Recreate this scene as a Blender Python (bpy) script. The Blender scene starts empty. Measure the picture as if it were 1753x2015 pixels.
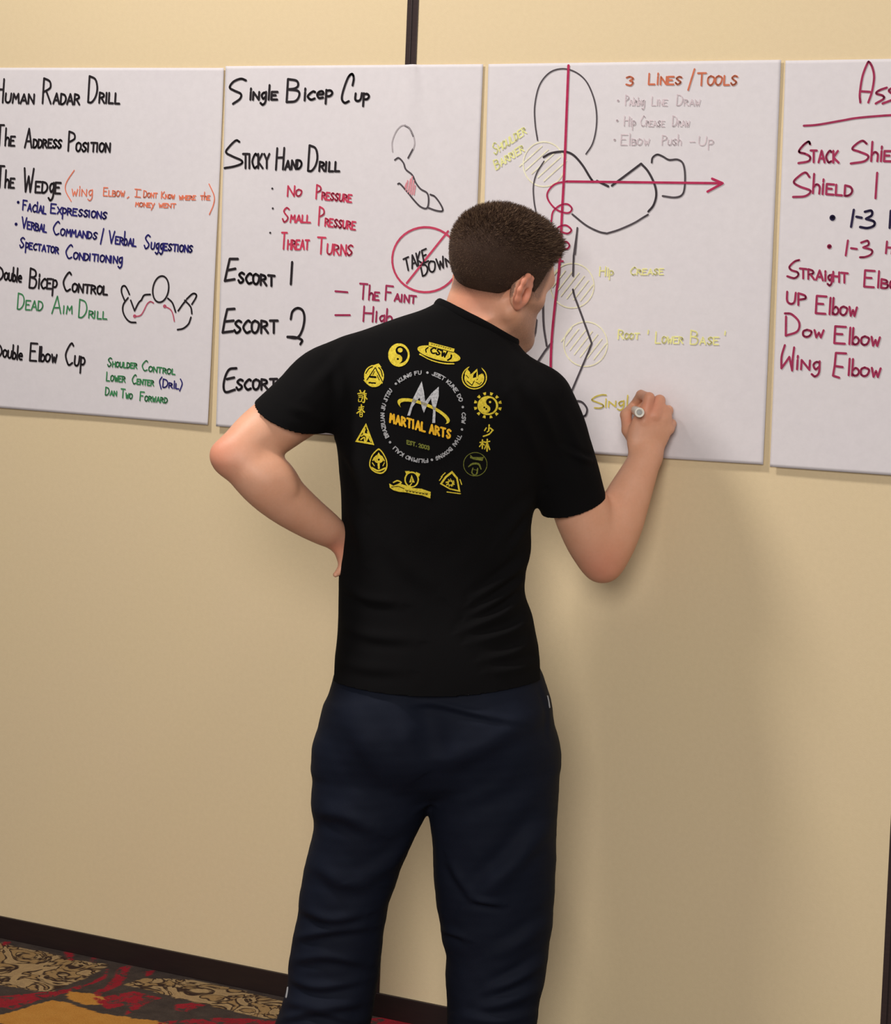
import bpy, bmesh, math, random
import numpy as np
from mathutils import Vector, Matrix, noise as mnoise
from mathutils.bvhtree import BVHTree

random.seed(7)
rng = np.random.default_rng(7)
scene = bpy.context.scene

# ------------------------------------------------------------------ camera
IW, IH = 1753.0, 2015.0
FOC, SY = 4336.74, 786.45                       # focal length and optical-centre row, in pixels of the photograph
YAW, PITCH, ROLL = 0.46240, 0.04956, 0.04108
CAM = np.array([2.37559, -4.51660, 1.70638])
Fv = np.array([-math.sin(YAW)*math.cos(PITCH), math.cos(YAW)*math.cos(PITCH), -math.sin(PITCH)])
R0 = np.array([math.cos(YAW), math.sin(YAW), 0.0])
U0 = np.cross(R0, Fv)
Rv = math.cos(ROLL)*R0 + math.sin(ROLL)*U0
Uv = -math.sin(ROLL)*R0 + math.cos(ROLL)*U0
cam_d = bpy.data.cameras.new('camera')
cam = bpy.data.objects.new('camera', cam_d)
scene.collection.objects.link(cam)
cam.matrix_world = Matrix(((Rv[0], Uv[0], -Fv[0], CAM[0]), (Rv[1], Uv[1], -Fv[1], CAM[1]), (Rv[2], Uv[2], -Fv[2], CAM[2]), (0, 0, 0, 1)))
cam_d.sensor_fit = 'HORIZONTAL'
cam_d.sensor_width = 36.0
cam_d.lens = 36.0*FOC/IW
cam_d.shift_y = -(IH/2 - SY)/IW
cam_d.clip_start = 0.05
scene.camera = cam

# ------------------------------------------------------------------ light and exposure
scene.view_settings.view_transform = 'Standard'
scene.view_settings.look = 'None'
scene.view_settings.gamma = 1.0
scene.view_settings.use_curve_mapping = False
scene.view_settings.exposure = 0.0
world = bpy.data.worlds.new('room_ambience')
scene.world = world
world.use_nodes = True
world.node_tree.nodes['Background'].inputs[0].default_value = (1.0, 0.94, 0.88, 1)
world.node_tree.nodes['Background'].inputs[1].default_value = 0.10


def area(name, loc, target, size, power, col, spread=180):
    d = bpy.data.lights.new(name, 'AREA')
    d.shape = 'DISK'
    d.size = size
    d.energy = power
    d.color = col
    d.spread = math.radians(spread)
    o = bpy.data.objects.new(name, d)
    o.location = loc
    o.rotation_euler = (Vector(target)-Vector(loc)).to_track_quat('-Z', 'Y').to_euler()
    scene.collection.objects.link(o)
    return o


WARM = (1.0, 0.945, 0.90)
area('ceiling_downlight', (-1.2, -1.9, 4.6), (1.1, 0.0, 0.0), 0.55, 58, WARM, 130)
area('ceiling_downlight', (1.9, -1.7, 4.2), (1.5, 0.0, 1.4), 0.5, 10, WARM)
area('fill_light', (2.9, -7.4, 3.0), (0.8, 0.0, 0.4), 2.8, 310, WARM)  # added broad fill behind the camera, evens out the light on the wall

# ------------------------------------------------------------------ helpers


def camw(X, Y, Z):
    """point given right / up / away from the photographer, in metres -> world"""
    X = np.asarray(X, float); Y = np.asarray(Y, float); Z = np.asarray(Z, float)
    return CAM + X[..., None]*Rv + Y[..., None]*Uv + Z[..., None]*Fv


def c3(px, py, Z):
    return np.array([(px-IW/2)*Z/FOC, -(py-SY)*Z/FOC, Z])


def at(px, py, Z):
    v = c3(px, py, Z)
    return camw(v[0], v[1], v[2])


def at_wall(px, py, y=0.0):
    px = np.asarray(px, float); py = np.asarray(py, float)
    d = Fv + Rv*((px-IW/2)/FOC)[..., None] - Uv*((py-SY)/FOC)[..., None]
    t = (y-CAM[1])/d[..., 1]
    return CAM + d*t[..., None]


def at_floor(px, py, z=0.0):
    px = np.asarray(px, float); py = np.asarray(py, float)
    d = Fv + Rv*((px-IW/2)/FOC)[..., None] - Uv*((py-SY)/FOC)[..., None]
    t = (z-CAM[2])/d[..., 2]
    return CAM + d*t[..., None]


def lin(r, g, b):
    f = lambda c: (c/255/12.92) if c/255 <= 0.04045 else ((c/255+0.055)/1.055)**2.4
    return (f(r), f(g), f(b), 1.0)


def mesh_obj(name, verts, faces, mat=None, parent=None, smooth=False):
    me = bpy.data.meshes.new(name)
    verts = np.asarray(verts, np.float32)
    if isinstance(faces, np.ndarray) and faces.ndim == 2:
        n, k = faces.shape
        me.vertices.add(len(verts)); me.vertices.foreach_set('co', verts.ravel())
        me.loops.add(n*k); me.loops.foreach_set('vertex_index', faces.astype(np.int32).ravel())
        me.polygons.add(n); me.polygons.foreach_set('loop_start', (np.arange(n)*k).astype(np.int32))
        me.update(calc_edges=True); me.validate()
    else:
        me.from_pydata([tuple(v) for v in verts.tolist()], [], faces)
        me.update()
    if smooth:
        me.polygons.foreach_set('use_smooth', np.ones(len(me.polygons), bool))
    o = bpy.data.objects.new(name, me)
    scene.collection.objects.link(o)
    if mat is not None:
        me.materials.append(mat)
    if parent is not None:
        o.parent = parent
    return o


def box(name, lo, hi, mat, parent=None, bevel=0.0):
    bm = bmesh.new()
    bmesh.ops.create_cube(bm, size=1.0)
    for v in bm.verts:
        v.co = Vector([lo[i]+(v.co[i]+0.5)*(hi[i]-lo[i]) for i in range(3)])
    if bevel:
        bmesh.ops.bevel(bm, geom=bm.edges[:], offset=bevel, segments=2, affect='EDGES', profile=0.5)
    me = bpy.data.meshes.new(name)
    bm.to_mesh(me); bm.free()
    me.materials.append(mat)
    o = bpy.data.objects.new(name, me)
    scene.collection.objects.link(o)
    if parent is not None:
        o.parent = parent
    return o


def tag(o, label=None, cat=None, group=None, kind=None):
    if label: o['label'] = label
    if cat: o['category'] = cat
    if group: o['group'] = group
    if kind: o['kind'] = kind
    return o


def mat_base(name, col, rough=0.8, spec=0.3):
    m = bpy.data.materials.new(name)
    m.use_nodes = True
    b = m.node_tree.nodes['Principled BSDF']
    b.inputs['Base Color'].default_value = col
    b.inputs['Roughness'].default_value = rough
    b.inputs['Specular IOR Level'].default_value = spec
    return m, m.node_tree.nodes, m.node_tree.links, b


def mix(N, L, fac, a, b, mode='MIX'):
    n = N.new('ShaderNodeMix'); n.data_type = 'RGBA'; n.blend_type = mode
    for sock, v in ((n.inputs[0], fac), (n.inputs[6], a), (n.inputs[7], b)):
        if hasattr(v, 'is_linked') or hasattr(v, 'links'):
            L.new(v, sock)
        else:
            sock.default_value = v
    return n.outputs[2]


def noise_node(N, L, scale, detail=4, rough=0.55, vec=None, dist=0.0):
    n = N.new('ShaderNodeTexNoise')
    n.inputs['Scale'].default_value = scale
    n.inputs['Detail'].default_value = detail
    n.inputs['Roughness'].default_value = rough
    n.inputs['Distortion'].default_value = dist
    if vec is not None: L.new(vec, n.inputs['Vector'])
    return n


def ramp(N, L, src, stops):
    r = N.new('ShaderNodeValToRGB')
    e = r.color_ramp.elements
    e[0].position, e[0].color = stops[0]
    e[1].position, e[1].color = stops[-1]
    for p, c in stops[1:-1]:
        x = e.new(p); x.color = c
    L.new(src, r.inputs[0])
    return r.outputs[0]


def bump(N, L, b, height, strength=0.2, dist=0.002):
    n = N.new('ShaderNodeBump')
    n.inputs['Strength'].default_value = strength
    n.inputs['Distance'].default_value = dist
    L.new(height, n.inputs['Height'])
    L.new(n.outputs[0], b.inputs['Normal'])
    return n


# ------------------------------------------------------------------ materials of the room
def wall_material():
    m, N, L, b = mat_base('wall_vinyl', lin(222, 200, 158), 0.75, 0.25)
    tc = N.new('ShaderNodeTexCoord')
    n1 = noise_node(N, L, 3.0, 3, 0.6, tc.outputs['Object'])
    n2 = noise_node(N, L, 90.0, 5, 0.7, tc.outputs['Object'])
    c = mix(N, L, n1.outputs['Fac'], lin(227, 206, 170), lin(228, 208, 167))
    c2 = mix(N, L, n2.outputs['Fac'], lin(215, 212, 206), lin(255, 255, 255))
    c3_ = mix(N, L, 0.35, c, c2, 'MULTIPLY')
    L.new(c3_, b.inputs['Base Color'])
    n3 = noise_node(N, L, 420.0, 3, 0.6, tc.outputs['Object'])
    bump(N, L, b, n3.outputs['Fac'], 0.25, 0.001)
    return m


def dark_trim_material(name, a, c):
    m, N, L, b = mat_base(name, a, 0.45, 0.4)
    tc = N.new('ShaderNodeTexCoord')
    mp = N.new('ShaderNodeMapping'); mp.inputs['Scale'].default_value = (1, 1, 12)
    L.new(tc.outputs['Object'], mp.inputs[0])
    n = noise_node(N, L, 14.0, 4, 0.6, mp.outputs[0])
    L.new(mix(N, L, n.outputs['Fac'], a, c), b.inputs['Base Color'])
    return m


def paper_material():
    m, N, L, b = mat_base('flip_chart_paper', lin(232, 226, 228), 0.85, 0.2)
    tc = N.new('ShaderNodeTexCoord')
    n = noise_node(N, L, 5.0, 3, 0.5, tc.outputs['Object'])
    n2 = noise_node(N, L, 60.0, 5, 0.7, tc.outputs['Object'])
    c = mix(N, L, n.outputs['Fac'], lin(221, 215, 219), lin(225, 220, 221))
    c = mix(N, L, 0.12, c, n2.outputs['Fac'], 'MULTIPLY')
    L.new(c, b.inputs['Base Color'])
    bump(N, L, b, noise_node(N, L, 25.0, 4, 0.6, tc.outputs['Object']).outputs['Fac'], 0.12, 0.004)
    return m


INKS = {}


def ink(name, rgb):
    if name not in INKS:
        m, N, L, b = mat_base(name + '_ink', lin(*rgb), 0.6, 0.2)
        tc = N.new('ShaderNodeTexCoord')
        n = noise_node(N, L, 60.0, 3, 0.6, tc.outputs['Object'])
        hi = [min(255, c*1.25+14) for c in rgb]
        L.new(mix(N, L, n.outputs['Fac'], lin(*rgb), lin(*hi)), b.inputs['Base Color'])
        INKS[name] = m
    return INKS[name]


# ------------------------------------------------------------------ the room
M_WALL = wall_material()
M_TRIM = dark_trim_material('bronze_trim', lin(40, 28, 28), lin(60, 45, 42))
M_BASE = dark_trim_material('dark_baseboard', lin(30, 20, 20), lin(42, 30, 28))
M_PAPER = paper_material()
HB = 0.0555                                                      # height of the baseboard
tag(box('wall_back', (-2.6, 0.0, 0.0), (3.2, 0.12, 3.0), M_WALL), kind='structure')


def seam(name, x, w):
    o = box(name, (x-w/2, -0.0030, HB), (x-w*0.06, 0.004, 3.0), M_TRIM, bevel=0.0008)
    tag(o, kind='structure')
    q = box('trim_strip', (x+w*0.06, -0.0030, HB), (x+w/2, 0.004, 3.0), M_TRIM, o, bevel=0.0008)
    c = box('trim_groove', (x-w*0.10, -0.0012, HB), (x+w*0.10, 0.004, 3.0), M_BASE, o)
    return o


seam('trim_1', 0.0, 0.0285)
seam('trim_2', 1.2195, 0.0285)
tag(box('baseboard_back', (-2.6, -0.007, 0.0), (3.2, 0.004, HB), M_BASE, bevel=0.0012), kind='structure')
# ------------------------------------------------------------------ strokes and lettering
YM = {str(i): float(i) for i in range(10)}
YM.update({'a': -2., 'b': -4., 'c': -6., 'd': -8., 'e': 11., 'f': 13., 'g': 15., 'h': 17., 'i': 19.})
CAPS = {
    'A': "00 49 80;23 73", 'B': "00 09;~09 58 66 45 05;~05 64 72 50 00", 'C': "~78 59 27 04 21 40 71",
    'D': "00 09;~09 58 75 62 30 00", 'E': "79 09 00 70;05 55", 'F': "79 09 00;05 55",
    'G': "~78 59 27 04 21 40 62 64;44 74", 'H': "00 09;70 79;05 75", 'I': "00 09", 'J': "~59 52 30 02",
    'K': "00 09;69 04 70", 'L': "09 00 60", 'M': "00 19 44 79 80", 'N': "00 09 70 79",
    'O': "~39 07 02 30 62 77 39", 'P': "00 09;~09 58 66 45 04", 'Q': "~39 07 02 30 62 77 39;42 80",
    'R': "00 09;~09 58 66 45 04;34 70", 'S': "~78 49 17 35 63 51 20 02", 'T': "09 89;49 40",
    'U': "~09 02 30 62 79", 'V': "09 40 89", 'W': "09 20 46 60 89", 'X': "09 70;79 00", 'Y': "09 45 89;45 40",
    'Z': "09 79 00 70", '1': "29 20", '2': "~07 39 67 44 00;00 70", '3': "~08 39 67 35 ;~35 63 40 01",
    '-': "15 65", '.': "20 21", ',': "31 0a", '/': "60 2i", '(': "~3e 06 3a", ')': "~0e 36 0a", "'": "19 17", '&': "60 08 39 47 02 30 64",
    '5': "69 09 05;~05 55 63 40 01", '0': "~39 07 02 30 62 77 39",
}
LOW = {
    'a': "~67 38 15 21 52 67;69 60", 'b': "0h 00;~05 38 65 51 20 02", 'd': "6h 60;~65 38 15 21 52 64",
    'e': "~15 65 58 28 05 21 61", 'g': "~68 38 15 31 64;~69 6a 3c 0b", 'h': "0h 00;~05 38 66 60", 'i': "19 10;1f 1e",
    'l': "1h 10", 'n': "09 00;~06 38 66 60", 'p': "09 0c;~08 48 65 42 02", 'r': "09 00;~05 38 58", 't': "2f 20;09 59",
    'y': "09 40;79 0c", 'k': "0h 00;68 04 60", 'o': "~38 05 31 65 38", 'u': "~09 02 30 62 69;69 60", 'w': "~09 10 36 60 89",
    'm': "00 08;~06 28 36 30;~36 58 66 60", 's': "~68 28 16 53 31 01", 'q': "~68 38 15 31 64;69 6c",
}


def spline(pts, n=5, closed=False):
    P = np.asarray(pts, float)
    if len(P) < 3: return P
    if closed:
        Q = np.vstack([P[-1], P, P[0], P[1]])
    else:
        Q = np.vstack([2*P[0]-P[1], P, 2*P[-1]-P[-2]])
    out = []
    for i in range(1, len(Q)-2):
        p0, p1, p2, p3 = Q[i-1:i+3]
        for k in range(n):
            t = k/n
            out.append(0.5*((2*p1)+(-p0+p2)*t+(2*p0-5*p1+4*p2-p3)*t*t+(-p0+3*p1-3*p2+p3)*t**3))
    out.append(Q[-2])
    return np.array(out)


def glyph(g):
    res = []
    for st in g.split(';'):
        st = st.strip()
        sm = st.startswith('~')
        pts = [(float(t[0]), YM[t[1]]) for t in st.lstrip('~').split()]
        res.append(spline(pts, 4) if sm else np.array(pts))
    return res


def word(text, x0, y0, x1, y1, hc, hs, slant=0.06, jit=0.25, gap=2.2):
    """strokes, in pixels, of hand-printed lettering along the baseline (x0,y0)-(x1,y1)"""
    items, adv, i = [], 0.0, 0
    ratio = hs/hc
    while i < len(text):
        ch = text[i]
        if ch == '`':
            i += 1; ch = text[i]; st = glyph(LOW[ch]); s = ratio
        elif ch == ' ':
            adv += 6; i += 1; continue
        elif ch.islower():
            st = glyph(CAPS[ch.upper()]); s = ratio
        else:
            st = glyph(CAPS[ch]); s = 1.0
        w = max(2.0, max(p[:, 0].max() for p in st))
        ws = 0.35+0.65*s
        items.append((adv, st, s, ws))
        adv += (w+gap)*ws
        i += 1
    adv -= gap*0.6
    ux, uy = (x1-x0)/adv, (y1-y0)/adv
    out = []
    for a, st, s, ws in items:
        jx, jy = rng.normal(0, jit, 2)
        for p in st:
            X = a+p[:, 0]*ws+jx*0.5
            Yh = p[:, 1]/9.0*hc*s
            out.append(np.stack([x0+ux*X+slant*Yh, y0+uy*X-Yh+jy*hc*0.02], -1))
    return out


def cluster(strokes, gap=5.0):
    """strokes that touch belong to one mark"""
    dense = []
    for s in strokes:
        s = np.asarray(s, float); q = [s[:1]]
        for a, b in zip(s[:-1], s[1:]):
            k = max(1, int(np.linalg.norm(b-a)/3))
            q.append(a+(b-a)*(np.arange(1, k+1)/k)[:, None])
        dense.append(np.vstack(q))
    n = len(strokes); par = list(range(n))
    def find(i):
        while par[i] != i: i = par[i]
        return i
    for i in range(n):
        for j in range(i):
            if np.sqrt(((dense[i][:, None]-dense[j][None])**2).sum(-1)).min() < gap: par[find(i)] = find(j)
    out = {}
    for i in range(n): out.setdefault(find(i), []).append(strokes[i])
    return list(out.values())


class Paper:
    def __init__(self, name, tl, tr, br, bl, label, wave):
        # corners in wall coordinates (x, z)
        self.c = [np.array(v, float) for v in (tl, tr, br, bl)]
        self.wave = wave
        nx, nz = 90, 120
        u, v = np.meshgrid(np.linspace(0, 1, nx+1), np.linspace(0, 1, nz+1))
        tl, tr, br, bl = self.c
        P = ((1-u)*(1-v))[..., None]*tl + (u*(1-v))[..., None]*tr + (u*v)[..., None]*br + ((1-u)*v)[..., None]*bl
        off = self.off(P[..., 0], P[..., 1])
        front = np.stack([P[..., 0], -off, P[..., 1]], -1).reshape(-1, 3)
        back = front + np.array([0, 0.0005, 0])
        n = len(front)
        idx = np.arange(n).reshape(nz+1, nx+1)
        q = np.stack([idx[:-1, :-1], idx[1:, :-1], idx[1:, 1:], idx[:-1, 1:]], -1).reshape(-1, 4)
        qb = q[:, ::-1]+n
        rim = np.concatenate([idx[0, :], idx[1:, -1], idx[-1, -2::-1], idx[-2:0:-1, 0]])
        r2 = np.roll(rim, -1)
        qr = np.stack([rim, r2, r2+n, rim+n], -1)
        self.o = mesh_obj(name, np.vstack([front, back]), np.vstack([q, qb, qr]), M_PAPER, smooth=False)
        self.o.data.polygons.foreach_set('use_smooth', np.r_[np.ones(2*len(q), bool), np.zeros(len(qr), bool)])
        tag(self.o, label, 'paper sheet', 'flip chart sheets taped along the wall')

    def off(self, x, z):
        tl, tr, br, bl = self.c
        zt = (tl[1]+tr[1])/2
        h = zt-(bl[1]+br[1])/2
        v = np.clip((zt-z)/h, 0, 1)
        u = (x-tl[0])/(tr[0]-tl[0])
        a, ph = self.wave
        o = 0.0046+0.0065*v**2.5+a*np.sin(5.2*u+ph+1.5*v)*(0.25+v)*0.9 + a*0.6*np.sin(9*v+ph*2+2*u)
        o = o+0.0028*np.exp(-(x/0.020)**2)*np.exp(-v*3.0)                       # rides over the trim strip
        o = o+0.0075*np.exp(-((x-0.012-0.10*v)/(0.011+0.12*v))**2)*np.exp(-v*4.5) # pucker fanning out below the strip
        o = o-0.0050*np.exp(-((x-0.030-0.30*v)/(0.012+0.1*v))**2)*np.exp(-v*4.0)
        return np.maximum(o, 0.0038)

    def ink(self, name, strokes, mat, w, label=None, lift=0.0014):
        """flat inked marks: strokes in photo pixels, w = line width in pixels; every word its own mesh"""
        groups = {}
        for s in strokes:
            g, a = (s.g, s.a) if isinstance(s, Stroke) else (0, s)
            groups.setdefault(g, []).append(a)
        if 0 in groups:
            for k, c in enumerate(cluster(groups.pop(0))): groups[-1-k] = c
        for g in groups.values():
            o = self.ink_one(name, g, mat, w, label, lift)
        return o

    def ink_one(self, name, strokes, mat, w, label, lift):
        V, Fc, H, n = [], [], [], 0
        ww = w*0.00116*1.10/2
        oct_ = np.array([(math.cos(k*math.pi/4), math.sin(k*math.pi/4)) for k in range(8)])
        for si, s in enumerate(strokes):
            hs = (si % 9)*0.00003
            P = at_wall(np.asarray(s, float)[:, 0], np.asarray(s, float)[:, 1], -0.006)[:, [0, 2]]
            Q = [P[0]]
            for a, b in zip(P[:-1], P[1:]):
                k = max(1, int(np.linalg.norm(b-a)/0.006))
                for j in range(1, k+1): Q.append(a+(b-a)*j/k)
            P = np.array(Q)
            for a, b in zip(P[:-1], P[1:]):
                d = b-a; L_ = np.linalg.norm(d)
                if L_ < 1e-7: continue
                t = np.array([-d[1], d[0]])/L_*ww
                H += [hs]*4; V += [a-t, b-t, b+t, a+t]; Fc.append([n, n+1, n+2, n+3]); n += 4
            for a in P:
                H += [hs+0.00012]*8; V += list(a+oct_*ww); Fc.append(list(range(n, n+8))); n += 8
        V = np.array(V)
        co = np.stack([V[:, 0], -(self.off(V[:, 0], V[:, 1])+lift+np.array(H)), V[:, 1]], -1)
        o = mesh_obj(name, co, Fc, mat, self.o)
        # faces towards the room
        if label: o['label'] = label
        return o


def wp(px, py):
    p = at_wall(px, py, -0.006)
    return np.array([p[0], p[2]])


PW = 0.686
a_tr, a_br = wp(440, 133.5), wp(411, 836)
pa = Paper('flip_chart_sheet', a_tr-[PW, -0.006], a_tr, a_br, a_br-[PW, -0.004],
           'white flip chart sheet headed Human Radar Drill, leftmost on the wall', (0.0012, 0.3))
pb = Paper('flip_chart_sheet', wp(443, 130), wp(950, 126), wp(921, 876), wp(427, 838.5),
           'white flip chart sheet headed Single Bicep Cup, partly behind the man', (0.0010, 1.9))
pc = Paper('flip_chart_sheet', wp(960.5, 126), wp(1536.5, 117.5), wp(1502.5, 914), wp(939, 878),
           'white flip chart sheet with the body outline the man is writing on', (0.0009, 3.3))
d_tl, d_bl = wp(1545, 119), wp(1516, 918)
pd = Paper('flip_chart_sheet', d_tl, d_tl+[PW, 0.004], d_bl+[PW, 0.003], d_bl,
           'white flip chart sheet listing shields and elbows in maroon, rightmost', (0.0011, 4.6))

BLK = ink('black_marker', (27, 22, 25)); BLU = ink('navy_marker', (30, 26, 88)); RED = ink('red_marker', (168, 48, 72))
ORG = ink('orange_marker', (196, 100, 72)); GRN = ink('green_marker', (48, 108, 66)); CRI = ink('crimson_marker', (148, 30, 66))
MAG = ink('maroon_marker', (132, 34, 66)); BRN = ink('russet_marker', (170, 92, 66)); PAL = ink('faint_grey_marker', (178, 164, 168))
YEL = ink('yellow_marker', (206, 197, 128)); TAN = ink('pale_ochre_marker', (206, 194, 162)); GRY = ink('soft_black_marker', (62, 56, 60))
DNV = ink('dark_navy_marker', (26, 18, 48)); PNK = ink('faded_red_marker', (186, 120, 128))


def Z(f, ox, oy):
    """strokes traced from an enlargement: digits 'x,y x,y;...' with ~ for a smooth curve"""
    def g(txt):
        out = []
        for st in txt.split(';'):
            st = st.strip()
            if not st: continue
            sm = st.startswith('~')
            p = np.array([[float(a) for a in t.split(',')] for t in st.lstrip('~').split()])
            p = p/f+np.array([ox, oy])
            out.append(spline(p, 6) if sm else p)
        return out
    return g


def ell(cx, cy, rx, ry, rot=0.0, a0=0, a1=360, n=40):
    t = np.radians(np.linspace(a0, a1, n))
    x, y = rx*np.cos(t), ry*np.sin(t)
    c, s = math.cos(math.radians(rot)), math.sin(math.radians(rot))
    return np.stack([cx+x*c-y*s, cy+x*s+y*c], -1)


def dot(x, y, r):
    return ell(x, y, r*0.45, r*0.45, n=9)


WORDS = [0]


class Stroke:
    def __init__(self, a, g): self.a, self.g = a, g


def W(*a, **k):
    WORDS[0] += 1
    return [Stroke(s, WORDS[0]) for s in word(*a, **k)]


# ---- leftmost sheet
T = 'handwriting'
pa.ink(T, W('Human', -12, 201, 67, 204, 46, 18) + W('Radar', 84, 203, 157, 206, 49, 20) + W('Dri`l`l'.replace('`l', 'l'), 174, 201, 235, 204, 51, 20), BLK, 4.4, 'black heading Human Radar Drill')
pa.ink(T, W('T`hE'.replace('E', 'e'), -8, 286, 29, 287, 40, 18) + W('Address', 49, 290, 121, 291, 37, 16) + W('Position', 134, 297, 216, 299, 38, 17), BLK, 4.2, 'black line The Address Position')
pa.ink(T, W('T`he', -8, 368, 28, 370, 42, 18) + W('Wed`ge', 46, 377, 119, 381, 46, 21), BLK, 4.4, 'black words The Wedge')
pa.ink(T, [spline([(146, 335), (131, 358), (129, 375), (140, 396)]), spline([(411, 362), (421, 385), (420, 402), (412, 422)])]
       + W('w`in`g', 141, 385, 182, 386, 15, 13) + W('Elbow', 203, 385, 245, 387, 16, 11) + W(',', 250, 388, 254, 388, 8, 8)
       + W('I', 268, 387, 273, 388, 15, 12) + [np.array([(265, 372), (277, 373)]), np.array([(265, 387), (276, 388)])]
       + W('Dont', 282, 388, 309, 389, 13, 9) + W('Know', 317, 390, 343, 391, 13, 8) + W('where', 352, 393, 385, 393, 9, 8)
       + W('t`he', 394, 393, 413, 393, 12, 8) + W('mone`y', 266, 406, 304, 408, 10, 8) + W('went', 312, 408, 346, 409, 9, 8), ORG, 2.2, 'orange aside in brackets after The Wedge')
pa.ink(T, [dot(36, 398, 3)] + W('Fac`ial', 45, 413, 91, 421, 19, 14) + W('Ex`pressions', 100, 419, 210, 431, 18, 13), BLU, 3.4, 'navy line Facial Expressions')
pa.ink(T, [dot(32, 441, 3.5)] + W('Verbal', 43, 448, 92, 457, 21, 14) + W('Commands', 105, 461, 191, 471, 26, 13) + [np.array([(204, 450), (198, 480)])]
       + W('Ver`bal', 214, 478, 268, 485, 24, 14) + W('Su`g`gestions', 284, 489, 379, 497, 27, 13), BLU, 3.4, 'navy line Verbal Commands / Verbal Suggestions')
pa.ink(T, W('S`pectator', 40, 487, 116, 499, 20, 12) + W('Conditionin`g', 130, 508, 241, 519, 27, 13), BLU, 3.4, 'navy line Spectator Conditioning')
pa.ink(T, [spline([(-16, 524), (-5, 523), (5, 530), (7, 542), (0, 551), (-16, 553)])] + W('ou`b`l`e', 10, 550, 43, 556, 26, 14) + W('B`icep'.replace('p', '`p'), 59, 566, 113, 569, 38, 19) + W('Control', 125, 572, 212, 580, 37, 16), BLK, 4.2, 'black line Double Bicep Control')
pa.ink(T, W('Dead', 36, 608, 86, 611, 31, 18) + W('Aim', 104, 617, 143, 617, 34, 15) + W('Drill', 156, 624, 211, 628, 35, 14), GRN, 3.0, 'green line Dead Aim Drill')
z = Z(3.895, 0, 460)
pa.ink('sketch', [ell(317, 569, 15.5, 26, 8)] + z("~960,515 935,450 938,408 960,400 980,430 995,465;~985,490 950,540 945,590 965,640 1000,675 1045,680;1005,510 1035,590;~1035,590 1065,530 1090,505;~1090,500 1110,470 1155,465;~1290,495 1325,530 1350,600;~1370,590 1405,540 1430,510;~1420,510 1465,560 1475,612;~1435,500 1480,460 1507,465 1505,490 1475,540;~1468,640 1450,690 1410,725 1365,735"), BLK, 3.6, 'black sketch of a head with two raised arms')
pa.ink('sketch', z("~1035,635 1080,625 1105,590 1130,540 1155,520 1180,530;~1265,555 1310,580 1330,620 1340,670") + [dot(266, 622, 5), dot(325, 602.5, 5)], ink('rose_marker', (160, 70, 90)), 2.6, 'thin red arrows inside the sketch')
pa.ink(T, [spline([(-16, 676), (-5, 675), (4, 682), (6, 694), (-2, 703), (-16, 705)])] + W('ou`b`l`e', 9, 702, 46, 709, 27, 14) + W('E`l`bow', 61, 709, 113, 713, 34, 15) + W('Cu`p', 130, 718, 168, 721, 43, 19), BLK, 4.2, 'black line Double Elbow Cup')
pa.ink(T, W('Sh`oulder'.replace('`o', 'o'), 213, 721, 271, 725, 17, 10) + W('Control', 281, 729, 346, 737, 20, 10), GRN, 2.8, 'green words Shoulder Control')
pa.ink(T, W('Lower', 211, 749, 248, 752, 17, 11) + W('Center', 261, 755, 304, 759, 18, 10), GRN, 2.8, 'green words Lower Center')
pa.ink(T, W('(Dr`il)', 315, 761, 361, 766, 16, 10), BLU, 2.8, 'navy bracketed word Drill')
pa.ink(T, W('Dan', 209, 777, 231, 779, 15, 9) + W('Two', 239, 782, 262, 785, 17, 10) + W('Forward', 277, 788, 331, 793, 17, 10), GRN, 2.8, 'green words Dan Two Forward')

# ---- sheet headed Single Bicep Cup
z = Z(3.13, 400, 100)
z4 = Z(3.13, 400, 460)
pb.ink(T, z("~262,182 230,172 185,190 162,225 190,245 230,265 225,295 182,326") + W('`in`g`le', 491, 196, 545, 196, 36, 15)
       + W('B`ic`e`p', 564, 201, 652, 192, 45, 16) + z("~918,212 925,170 915,142 890,165 862,240 852,295 870,320 895,310") + W('u`p', 699, 199, 726, 198, 30, 15), BLK, 4.6, 'black heading Single Bicep Cup')
pb.ink(T, z("~222,560 200,552 160,590 140,625 180,650 235,675 235,695 190,712 132,722") + W('TICKY', 478, 331, 531, 331, 28, 24, 0.0)
       + W('Hand', 543, 334, 593, 332, 42, 17) + W('Drill', 606, 336, 667, 337, 50, 18), BLK, 4.4, 'black line Sticky Hand Drill')
pb.ink(T, W('No', 566, 386, 594, 386, 20, 13) + W('Pressure', 622, 391, 692, 398, 27, 14), RED, 3.4, 'red line No Pressure')
pb.ink(T, W('Small', 556, 437, 611, 438, 28, 14) + W('Pressure', 627, 443, 699, 452, 36, 15), RED, 3.4, 'red line Small Pressure')
pb.ink(T, W('Threat', 553, 490, 608, 491, 32, 18) + W('Turns', 624, 499, 694, 503, 32, 20), RED, 3.6, 'red line Threat Turns')
pb.ink('bullet', [dot(536, 371, 2.5)], GRY, 2.0); pb.ink('bullet', [dot(537, 410, 2.5)], GRY, 2.0); pb.ink('bullet', [dot(532, 458, 2.5)], GRY, 2.0)
pb.ink(T, z4("215,155 165,155 150,220 135,290 195,280;150,225 200,215") + W('SCORT', 470, 556, 542, 563, 20, 20, 0.0) + z4("548,175 540,310"), BLK, 5.0, 'black line Escort 1')
pb.ink(T, z4("195,462 150,465 135,530 122,608 185,600;140,540 190,535") + W('SCORT', 462, 655, 549, 655, 24, 22, 0.0)
       + z4("~540,525 550,480 580,458 612,472 624,520 612,590 580,640 520,635;~520,635 570,638 610,655 600,680"), BLK, 5.0, 'black line Escort 2')
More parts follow.
